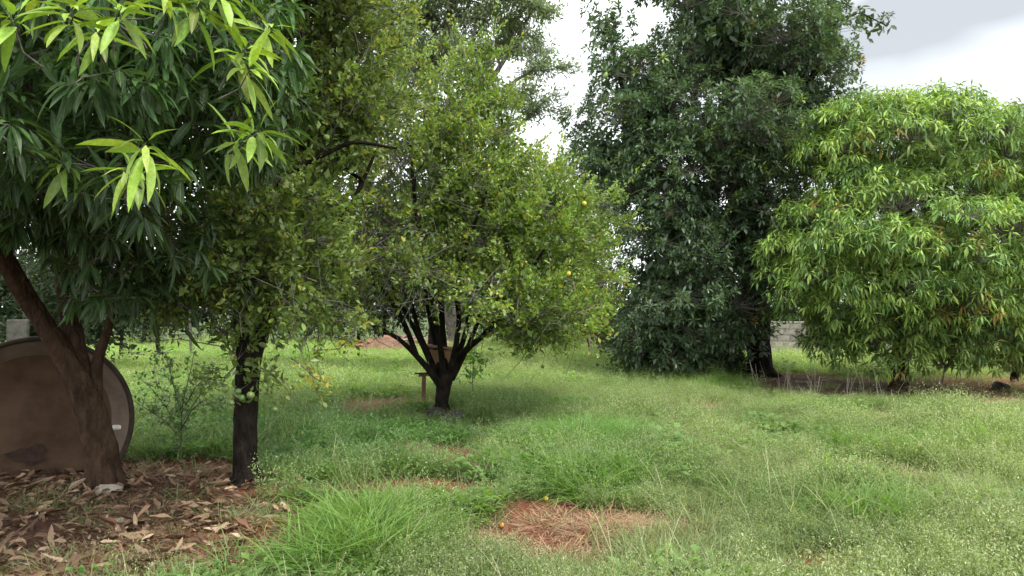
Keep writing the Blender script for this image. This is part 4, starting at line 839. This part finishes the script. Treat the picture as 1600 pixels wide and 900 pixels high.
# ------------------------------------------------------------------ ground cover: clumps placed by geometry nodes
def proto_object(name, V, T, cols, uv, m):
    o = bpy.data.objects.new(name, mesh_from(name, V, T, [m], cols, uv=uv, smooth=True)); return o
def clump(n, Pn, size, rad, lean, cfun, m, name, zoff=0, base_el=(.9, 1.5), heights=None):
    """n blades or leaves about the origin"""
    Vs, Ts, Cs, Us = [], [], [], []; off = 0; ang = RS.rand(n) * 6.283; rr = rad * np.sqrt(RS.rand(n)); el = RS.uniform(base_el[0], base_el[1], n)
    pos = np.stack([np.cos(ang) * rr, np.sin(ang) * rr, np.zeros(n) if heights is None else RS.uniform(heights[0], heights[1], n)], 1)
    a2 = ang + RS.normal(0, .8, n); D = np.stack([np.cos(a2) * np.cos(el), np.sin(a2) * np.cos(el), np.sin(el)], 1)
    U = np.stack([-np.cos(a2) * np.sin(el), -np.sin(a2) * np.sin(el), np.cos(el)], 1); Rm = frames(D, U, .15); s = size * RS.uniform(.55, 1.15, n); k = RS.randint(len(Pn), size=n)
    for i in range(n):
        v, tr, uv = Pn[k[i]]; Vs.append((v @ Rm[i].T) * s[i] + pos[i]); Ts.append(tr + off); off += len(v); c = np.array(cfun()); Cs.append(c[None] * (.75 + .45 * uv[:, :1])); Us.append(uv)
    return proto_object(name, np.concatenate(Vs), np.concatenate(Ts), np.concatenate(Cs), np.concatenate(Us), m)
P_blade = [leaf_proto(.16 * RS.uniform(.8, 1.2), .0065, 4, RS.uniform(.2, .8), .3, .25) for _ in range(6)]
P_wide = [leaf_proto(.32 * RS.uniform(.6, 1.25), .0095, 6, RS.uniform(.35, 1.3), .4, .3, RS.uniform(-.8, .8)) for _ in range(9)]
P_tiny = [leaf_proto(.019 * RS.uniform(.8, 1.2), .010, 2, .2, .3, .5) for _ in range(5)]
P_straw = [leaf_proto(.20 * RS.uniform(.7, 1.2), .005, 3, RS.uniform(-.2, .4), .1, .4) for _ in range(5)]
P_soft = [leaf_proto(.055 * RS.uniform(.8, 1.2), .034, 2, .25, .3, .45) for _ in range(4)]
def cg(a, b): return lambda: np.array(a) + (np.array(b) - np.array(a)) * RS.rand()
def variants(k, *a, **kw): return [clump(*a, **kw) for _ in range(k)]
V_grass = variants(5, 60, P_blade, 1.0, .16, 0, cg((.11, .175, .06), (.22, .28, .13)), M_grass, 'grass_clump', base_el=(.5, 1.45))
V_short = variants(4, 70, P_blade, .5, .18, 0, cg((.11, .165, .06), (.25, .27, .15)), M_grass, 'short_clump', base_el=(.2, 1.2))
V_tall = variants(4, 55, P_wide, 1.0, .12, 0, cg((.10, .20, .045), (.18, .28, .09)), M_grass, 'tall_clump', base_el=(.9, 1.5))
P_feather = [leaf_proto(.021 * RS.uniform(.8, 1.25), .0075, 2, .25, .3, .5) for _ in range(6)]
def weed_clump(hmax, rad=.15, stems=15, name='weed_clump'):
    """many-stemmed weed: dull leaves low on the stems, fine pale tips above"""
    Vs, Ts, Cs, Us = [], [], [], []; off = 0
    for _ in range(stems):
        a = RS.rand() * 6.283; r = rad * math.sqrt(RS.rand()); h = hmax * RS.uniform(.45, 1.0); b0 = np.array([math.cos(a) * r * .4, math.sin(a) * r * .4, 0]); tp = np.array([math.cos(a) * r, math.sin(a) * r, h])
        sv = np.array([b0 + [.0012, 0, 0], b0 - [.0012, 0, 0], tp]); Vs.append(sv); Ts.append(np.array([[0, 1, 2]]) + off); off += 3; Cs.append(np.tile([.14, .20, .07], (3, 1))); Us.append(np.tile([0, 1, 0], (3, 1)))
        for k in range(17):
            u = RS.rand() ** .55; q = b0 + (tp - b0) * u + RS.normal(0, .014, 3) * (1.4 - .3 * u); tip = u > .8
            d = unit(RS.normal(0, 1, 3) + [0, 0, .9 if tip else .1]); v, tr, uv = P_feather[RS.randint(6)]; Rm = frames(d[None], roll=.4)[0]; sc = RS.uniform(.45, .8) if tip else RS.uniform(.8, 1.5)
            c = np.array([.35, .42, .25]) * RS.uniform(.75, 1.2) if tip and RS.rand() < .6 else np.array([.165, .24, .10]) * RS.uniform(.65, 1.25)
            Vs.append((v @ Rm.T) * sc + q); Ts.append(tr + off); off += len(v); Cs.append(np.tile(c, (len(v), 1))); Us.append(uv)
    return proto_object(name, np.concatenate(Vs), np.concatenate(Ts), np.concatenate(Cs), np.concatenate(Us), M_grass)
V_weed = [weed_clump(h) for h in (.14, .20, .26, .32, .38, .22)]
V_soft = variants(4, 70, P_soft, 1.0, .17, 0, cg((.10, .19, .05), (.17, .28, .08)), M_grass, 'soft_clump', base_el=(-.2, .8), heights=(.02, .10))
V_stalk = variants(4, 9, [leaf_proto(.45 * RS.uniform(.6, 1.2), .0035, 5, RS.uniform(.1, .6), .2, .7) for _ in range(6)], 1.0, .10, 0, cg((.22, .25, .11), (.42, .40, .24)), M_grass, 'stalk_clump', base_el=(1.0, 1.5))
V_straw = variants(4, 60, P_straw, 1.0, .20, 0, cg((.30, .19, .11), (.50, .38, .25)), M_straw, 'straw_clump', base_el=(-.03, .22), heights=(.01, .035))
# pale flowering tips on the weeds
for o in V_weed:
    pass
def scatter(name, pts, variants_, scale, tint, tilt=.15, **props):
    n = len(pts); me = bpy.data.meshes.new(name); me.vertices.add(n); me.vertices.foreach_set('co', np.ascontiguousarray(pts, np.float32).ravel())
    a = me.attributes.new('rot', 'FLOAT_VECTOR', 'POINT'); a.data.foreach_set('vector', np.stack([RS.normal(0, tilt, n), RS.normal(0, tilt, n), RS.rand(n) * 6.283], 1).astype(np.float32).ravel())
    a = me.attributes.new('siz', 'FLOAT', 'POINT'); a.data.foreach_set('value', np.asarray(scale, np.float32))
    a = me.attributes.new('pick', 'INT', 'POINT'); a.data.foreach_set('value', RS.randint(len(variants_), size=n).astype(np.int32))
    a = me.attributes.new('tint', 'FLOAT_COLOR', 'POINT'); c = np.ones((n, 4), np.float32); c[:, :3] = tint; a.data.foreach_set('color', c.ravel())
    me.update(); me.materials.append(variants_[0].data.materials[0])
    o = link(name, me, kind='stuff', **props)
    ng = bpy.data.node_groups.new(name, 'GeometryNodeTree'); ng.interface.new_socket('Geometry', in_out='INPUT', socket_type='NodeSocketGeometry'); ng.interface.new_socket('Geometry', in_out='OUTPUT', socket_type='NodeSocketGeometry')
    gi = ng.nodes.new('NodeGroupInput'); go = ng.nodes.new('NodeGroupOutput'); ip = ng.nodes.new('GeometryNodeInstanceOnPoints'); ln = ng.links.new; ji = ng.nodes.new('GeometryNodeJoinGeometry')
    for v in variants_[::-1]:
        oi = ng.nodes.new('GeometryNodeObjectInfo'); oi.inputs['Object'].default_value = v; oi.inputs['As Instance'].default_value = False
        gt = ng.nodes.new('GeometryNodeGeometryToInstance'); ln(oi.outputs['Geometry'], gt.inputs[0]); ln(gt.outputs[0], ji.inputs[0])
    def na(nm, ty):
        q = ng.nodes.new('GeometryNodeInputNamedAttribute'); q.data_type = ty; q.inputs['Name'].default_value = nm; return q.outputs['Attribute']
    er = ng.nodes.new('FunctionNodeEulerToRotation'); ln(na('rot', 'FLOAT_VECTOR'), er.inputs[0])
    ln(gi.outputs[0], ip.inputs['Points']); ln(ji.outputs[0], ip.inputs['Instance']); ip.inputs['Pick Instance'].default_value = True
    ln(na('pick', 'INT'), ip.inputs['Instance Index']); ln(er.outputs[0], ip.inputs['Rotation']); ln(na('siz', 'FLOAT'), ip.inputs['Scale']); ln(ip.outputs[0], go.inputs[0])
    md = o.modifiers.new('scatter', 'NODES'); md.node_group = ng
    return o
def field(n, ymin=2.5, ymax=34, fall=1.15, margin=1.4):
    """random ground points, thinning with distance"""
    u = RS.rand(n); e = 2 - fall
    a, b = ymin ** e, ymax ** e; y = (a + (b - a) * u) ** (1 / e); x = RS.uniform(-1, 1, n) * (y * .72 + margin)
    return x, y
def thing_mask(x, y, lst):
    v = np.zeros_like(x)
    for px, py, rx, ry, a in lst:
        g_ = G(px, py); v = np.maximum(v, a * np.exp(-(((x - g_[0]) / rx) ** 2 + ((y - g_[1]) / ry) ** 2)))
    return v
TALL = [(910, 700, .7, .9, 1), (930, 755, .5, .4, 1), (480, 870, .8, .3, .62), (380, 888, .5, .25, .6), (1350, 815, .5, .3, .6), (1180, 790, .3, .25, .4), (1560, 700, .6, .4, .6), (1090, 600, 1.5, 1.2, .8), (1180, 618, 1.0, .6, .6), (1290, 640, 1.4, .5, .5), (1450, 640, 1.5, .6, .5), (880, 590, 1.5, 1, .2), (1000, 575, 2, 1, .7), (540, 830, .5, .3, .8), (1440, 715, .8, .4, .8)]
LOW = [(1310, 625, 2.6, 1.7, 1), (1230, 605, 1.2, 1.5, .9), (1420, 622, 1.5, 1.2, .8), (690, 668, .7, .5, .6), (850, 885, .5, .25, .4)]
def cover(n, dens, variants_, name, scale, tintf, **kw):
    x, y = field(n, **{k: v for k, v in kw.items() if k in ('ymin', 'ymax', 'fall')})
    so_, st_, li_ = patches(x, y); dn = dens(x, y, so_, st_, li_)
    k = (RS.rand(n) < dn) & ~((y > 23.9) & (y < 25.1) & (x > x0 - .2)) & ~(np.hypot(x - tcn[0], (y - tcn[1] - .3)) < .75)
    x, y = x[k], y[k]; s = scale(x, y) * RS.uniform(.7, 1.3, len(x)) * (1 - .62 * thing_mask(x, y, LOW)); tint = tintf(x, y)
    return scatter(name, np.stack([x, y, gh(x, y) - .01], 1), variants_, s, tint)
def bare(so_, st_, li_): return 1 - np.clip(2.6 * np.maximum(np.maximum(so_, st_ * .8), li_), 0, 1)
def side(x, y): return np.clip((x + y * .12 + .4) / (1.2 + y * .05), 0, 1)      # the pale small-leaved weeds take over towards the right
def tint_grass(x, y):
    h = fbm(x, y, .8, 11); lush = thing_mask(x, y, [(540, 690, 2.5, 2.2, 1), (800, 640, 2, 1.2, .8), (910, 710, 1, 1, .7)])
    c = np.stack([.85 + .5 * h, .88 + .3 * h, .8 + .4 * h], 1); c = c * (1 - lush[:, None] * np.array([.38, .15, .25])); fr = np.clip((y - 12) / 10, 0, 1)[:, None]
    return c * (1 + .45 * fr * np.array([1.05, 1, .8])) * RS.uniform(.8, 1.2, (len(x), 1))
grow_s = lambda x, y: 1 + .035 * (y - 4)
cover(46000, lambda x, y, a, b, c: bare(a, b, c) * (.35 + .65 * fbm(x, y, 1.1, 21)) * (1 - .45 * side(x, y)) + .02, V_grass, 'grass', lambda x, y: grow_s(x, y) * (.3 + 1.1 * fbm(x, y, .9, 22)), tint_grass)
cover(36000, lambda x, y, a, b, c: np.clip(bare(a, b, c) + .10 * (c > .2) + .12 * (a > .2), 0, 1), V_short, 'short_grass', lambda x, y: grow_s(x, y), tint_grass)
cover(64000, lambda x, y, a, b, c: bare(a, b, c) * np.clip(.12 + side(x, y) * (2.3 * fbm(x, y, 1.8, 31) - .35), 0, 1), V_weed, 'small_leaved_weeds', lambda x, y: grow_s(x, y) * (.15 + 1.35 * fbm(x, y, 1.1, 33)), lambda x, y: tint_grass(x, y) * np.array([1.12, 1.09, 1.06]) * (.72 + .56 * fbm(x, y, .5, 81))[:, None])
cover(26000, lambda x, y, a, b, c: bare(a, b, c) * (1 - side(x, y)) * np.clip(2.2 * fbm(x, y, .9, 41) - .4, 0, 1), V_soft, 'broadleaf_groundcover', lambda x, y: grow_s(x, y), tint_grass)
cover(120000, lambda x, y, a, b, c: np.clip(thing_mask(x, y, TALL) * 1.5 - .12 + .9 * (fbm(x, y, 1.6, 71) - .62), 0, 1) * bare(a, b, c) * .75, V_tall, 'tall_grass', lambda x, y: .6 + .45 * fbm(x, y, 1, 51) + .012 * y, lambda x, y: tint_grass(x, y) * np.array([.92, .98, .85]))
cover(42000, lambda x, y, a, b, c: np.clip(b * 1.5 + .10 * (a > .1) + .10 * (c > .2) + .02, 0, 1) * np.clip(2.4 * fbm(x, y, 3, 61) - .6, 0, 1) * .75, V_straw, 'dry_straw', lambda x, y: .6 + .03 * y, lambda x, y: np.ones((len(x), 3)) * RS.uniform(.6, 1.15, (len(x), 1)) * np.array([1, .93, .9]))

cover(7000, lambda x, y, a, b, c: bare(a, b, c) * np.clip(2 * fbm(x, y, .8, 91) - .55, 0, 1), V_stalk, 'seed_stalks', lambda x, y: .55 + .5 * fbm(x, y, 1, 92), lambda x, y: np.ones((len(x), 3)) * RS.uniform(.7, 1.2, (len(x), 1)))
cover(9000, lambda x, y, a, b, c: bare(a, b, c) * side(x, y) * np.clip(3 * fbm(x, y, 1.5, 95) - 1.5, 0, 1), V_soft, 'broadleaf_weeds', lambda x, y: grow_s(x, y) * 1.5, tint_grass)
# tufts one can pick out, and dry stalks
Pt = [leaf_proto(.36 * RS.uniform(.6, 1.2), .0125, 6, RS.uniform(.4, 1.3), .4, .3, RS.uniform(-.8, .8)) for _ in range(9)]
def tuft(px, py, n, size, label, rgb=((.10, .20, .035), (.18, .30, .07)), rad=.12):
    b = G(px, py); b[2] = float(gh(b[0], b[1])); o = clump(n, Pt, size, rad, 0, cg(*rgb), M_tuft, 'grass_tuft', base_el=(.8, 1.5)); COL.objects.link(o); o.location = [float(v) for v in b]; o['label'] = label; o['category'] = 'grass tuft'
M_tuft = leaf_mat('tuft_blade', .5, .3, .35, mid=.2)
tuft(925, 785, 210, .95, 'tall arching green grass tuft just above the straw and red soil', rad=.2)
tuft(895, 715, 240, 1.1, 'tall upright grass tuft behind the one beside the red soil', rad=.22)
tuft(560, 872, 130, .8, 'bright long-bladed grass tuft at the bottom edge below the straight citrus trunk', ((.12, .21, .05), (.20, .31, .10)), .24)
tuft(375, 893, 110, .75, 'long-bladed grass tuft at the bottom edge beside the fallen leaves', ((.11, .20, .05), (.19, .29, .09)), .24)
tuft(470, 884, 110, .75, 'bright grass tuft at the bottom edge between two longer tufts', ((.12, .21, .05), (.21, .32, .10)), .24)
def stalks(px, py, n, label):
    b = G(px, py); g = Geo()
    for _ in range(n):
        a = np.array([RS.normal(0, .35), RS.normal(0, .15), 0]); hgt = RS.uniform(.25, .7); d = np.array([RS.normal(0, .18), RS.normal(0, .1), 1.]) * hgt
        g.tube([a, a + d * .5, a + d + [RS.normal(0, .05), 0, -.02], a + d * 1.08 + [RS.normal(0, .12), 0, -.08]], [.004, .0032, .0025, .001], 4)
    o = g.build('dry_stalks', M_pale, None, (0, 0, 0), True); o.location = [float(v) for v in b]; o['kind'] = 'stuff'; o['label'] = label
stalks(1280, 622, 14, 'thin dry pale grass stalks in front of the dark bare soil'); stalks(1350, 628, 12, 'thin dry grass stalks left of the round mango trunk'); stalks(1215, 612, 8, 'dry stalks at the foot of the thick black trunk')

# ------------------------------------------------------------------ fallen leaves
P_fallen = [leaf_proto(.18 * RS.uniform(.8, 1.15), .045 * RS.uniform(.8, 1.2), 6, RS.uniform(-.45, .45), RS.uniform(.3, 1.6), .45, RS.uniform(-1.3, 1.3), .16) for _ in range(14)]
n = 16000; x, y = field(n, ymin=3.2, ymax=9, margin=2); so_, st_, li_ = patches(x, y)
k = RS.rand(n) < np.clip(li_ * 1.5 - .1, 0, 1) * .85 + .012 * (x < 2); x, y = x[k], y[k]; n = len(x)
zz = gh(x, y) + .012 + RS.rand(n) * .035 * np.clip(patches(x, y)[2] * 2, 0, 1); a = RS.rand(n) * 6.283; LF = Leaves(P_fallen, M_dry)
pal = np.array([(.14, .080, .052), (.23, .14, .09), (.34, .225, .145), (.43, .31, .21), (.09, .050, .035), (.20, .10, .062), (.52, .44, .34)])
ci = RS.choice(7, n, p=[.20, .25, .22, .13, .1, .095, .005]); LF.add(np.stack([x, y, zz], 1), frames(np.stack([np.cos(a), np.sin(a), RS.normal(0, .16, n)], 1), roll=.35), (.95 - .7 * RS.rand(n) ** 1.1), pal[ci] * RS.uniform(.7, 1.2, (n, 1))); LF.done()

# ------------------------------------------------------------------ pick the leaves that show, the rest stay a mass
allp = np.concatenate([f[0].p for f in FOL]); px, py, dp = project(allp)
cell = 14; W_, H_ = 1600 // cell + 2, 900 // cell + 2
inside = (px > 0) & (px < 1600) & (py > 0) & (py < 900) & (dp > .3)
key = np.where(inside, np.clip(px // cell, 0, W_ - 1).astype(int) + W_ * np.clip(py // cell, 0, H_ - 1).astype(int), -1)
zb = np.full(W_ * H_, 1e9); np.minimum.at(zb, key[inside], dp[inside]); off = 0
QC = [(32, 'c')]
def leaf_objects(LV, sel, parent, origin, name, tag=None):
    cache = {}
    for i in sel:
        c = LV.c[i]; q = tuple(np.round(np.log(np.maximum(c, .005)) * 3.0).astype(int)); kk = (int(LV.k[i]), q)
        if kk not in cache:
            v, tr, uv = FINE.get(id(LV.P), LV.P)[LV.k[i]]; cache[kk] = mesh_from(name, v, tr, [LV.m], np.tile(c, (len(v), 1)), uv=uv, smooth=True)
        o = bpy.data.objects.new(name, cache[kk]); COL.objects.link(o)
        if parent is not None: o.parent = parent
        M = Matrix.Identity(4)
        for a_ in range(3):
            for b_ in range(3): M[a_][b_] = float(LV.R[i][a_, b_] * LV.s[i])
            M[a_][3] = float(LV.p[i][a_] - origin[a_])
        o.matrix_basis = M
        if tag: tag(o, i)
for LV, rt, og, single in FOL:
    n = len(LV.p); kk = key[off:off + n]; d = dp[off:off + n]; off += n; sel = np.zeros(n, bool)
    if single:
        # of what stands in front in its cell, the ones that show largest
        vis = (kk >= 0) & (d < np.where(kk >= 0, zb[kk], 0) + .12); sc_ = np.where(vis, LV.s / d, 0); order = np.argsort(-sc_)[:single]; order = order[sc_[order] > 0]; sel[order] = True
        leaf_objects(LV, order, rt, og, 'leaf')
    if (~sel).any(): link('foliage', LV.mesh('foliage', ~sel, og), rt, kind='stuff')
px, py, dp = project(LF.p); vis = (px > 5) & (px < 1595) & (py < 890); sc_ = np.where(vis, LF.s / dp + .012 * (LF.p[:, 2] - gh(LF.p[:, 0], LF.p[:, 1])), 0); order = np.argsort(-sc_)[:300]; sel = np.zeros(len(LF.p), bool); sel[order] = True
cn = ['dark brown', 'brown', 'tan', 'pale tan', 'blackish brown', 'reddish brown', 'bleached']
def ftag(o, i):
    a, b_ = px[i], py[i]; X = LF.R[i][:, 0]; u = abs(X[0]); pose = 'crosswise' if u > .86 else 'pointing away' if u < .5 else 'slanting leftward' if X[0] * X[1] < 0 else 'slanting rightward'
    row = 'at the bottom edge' if b_ > 860 else 'in the near litter' if b_ > 810 else 'in the far litter'
    wh = 'below the tank' if a < 70 else 'between tank and leaning trunk' if a < 130 else 'below the leaning trunk' if a < 200 else 'below the sapling' if a < 300 else 'left of the straight trunk' if a < 370 else 'below the straight trunk' if a < 450 else 'in the open grass'
    lb = '%s %s mango leaf %s %s %s' % ('long' if LF.s[i] > .85 else 'short' if LF.s[i] < .68 else 'fallen', cn[ci[i]], pose, row, wh)
    o['label'] = lb; o['category'] = 'fallen leaf'; o['group'] = 'mango leaves, ' + lb
ci_ = ci
leaf_objects(LF, order, None, (0, 0, 0), 'fallen_leaf', ftag)
link('leaf_litter', LF.mesh('leaf_litter', ~sel, (0, 0, 0)), kind='stuff')
tt = sum(len(o.data.polygons) for o in COL.objects if o.type == 'MESH'); print('POLYS', tt, 'OBJECTS', len(COL.objects))
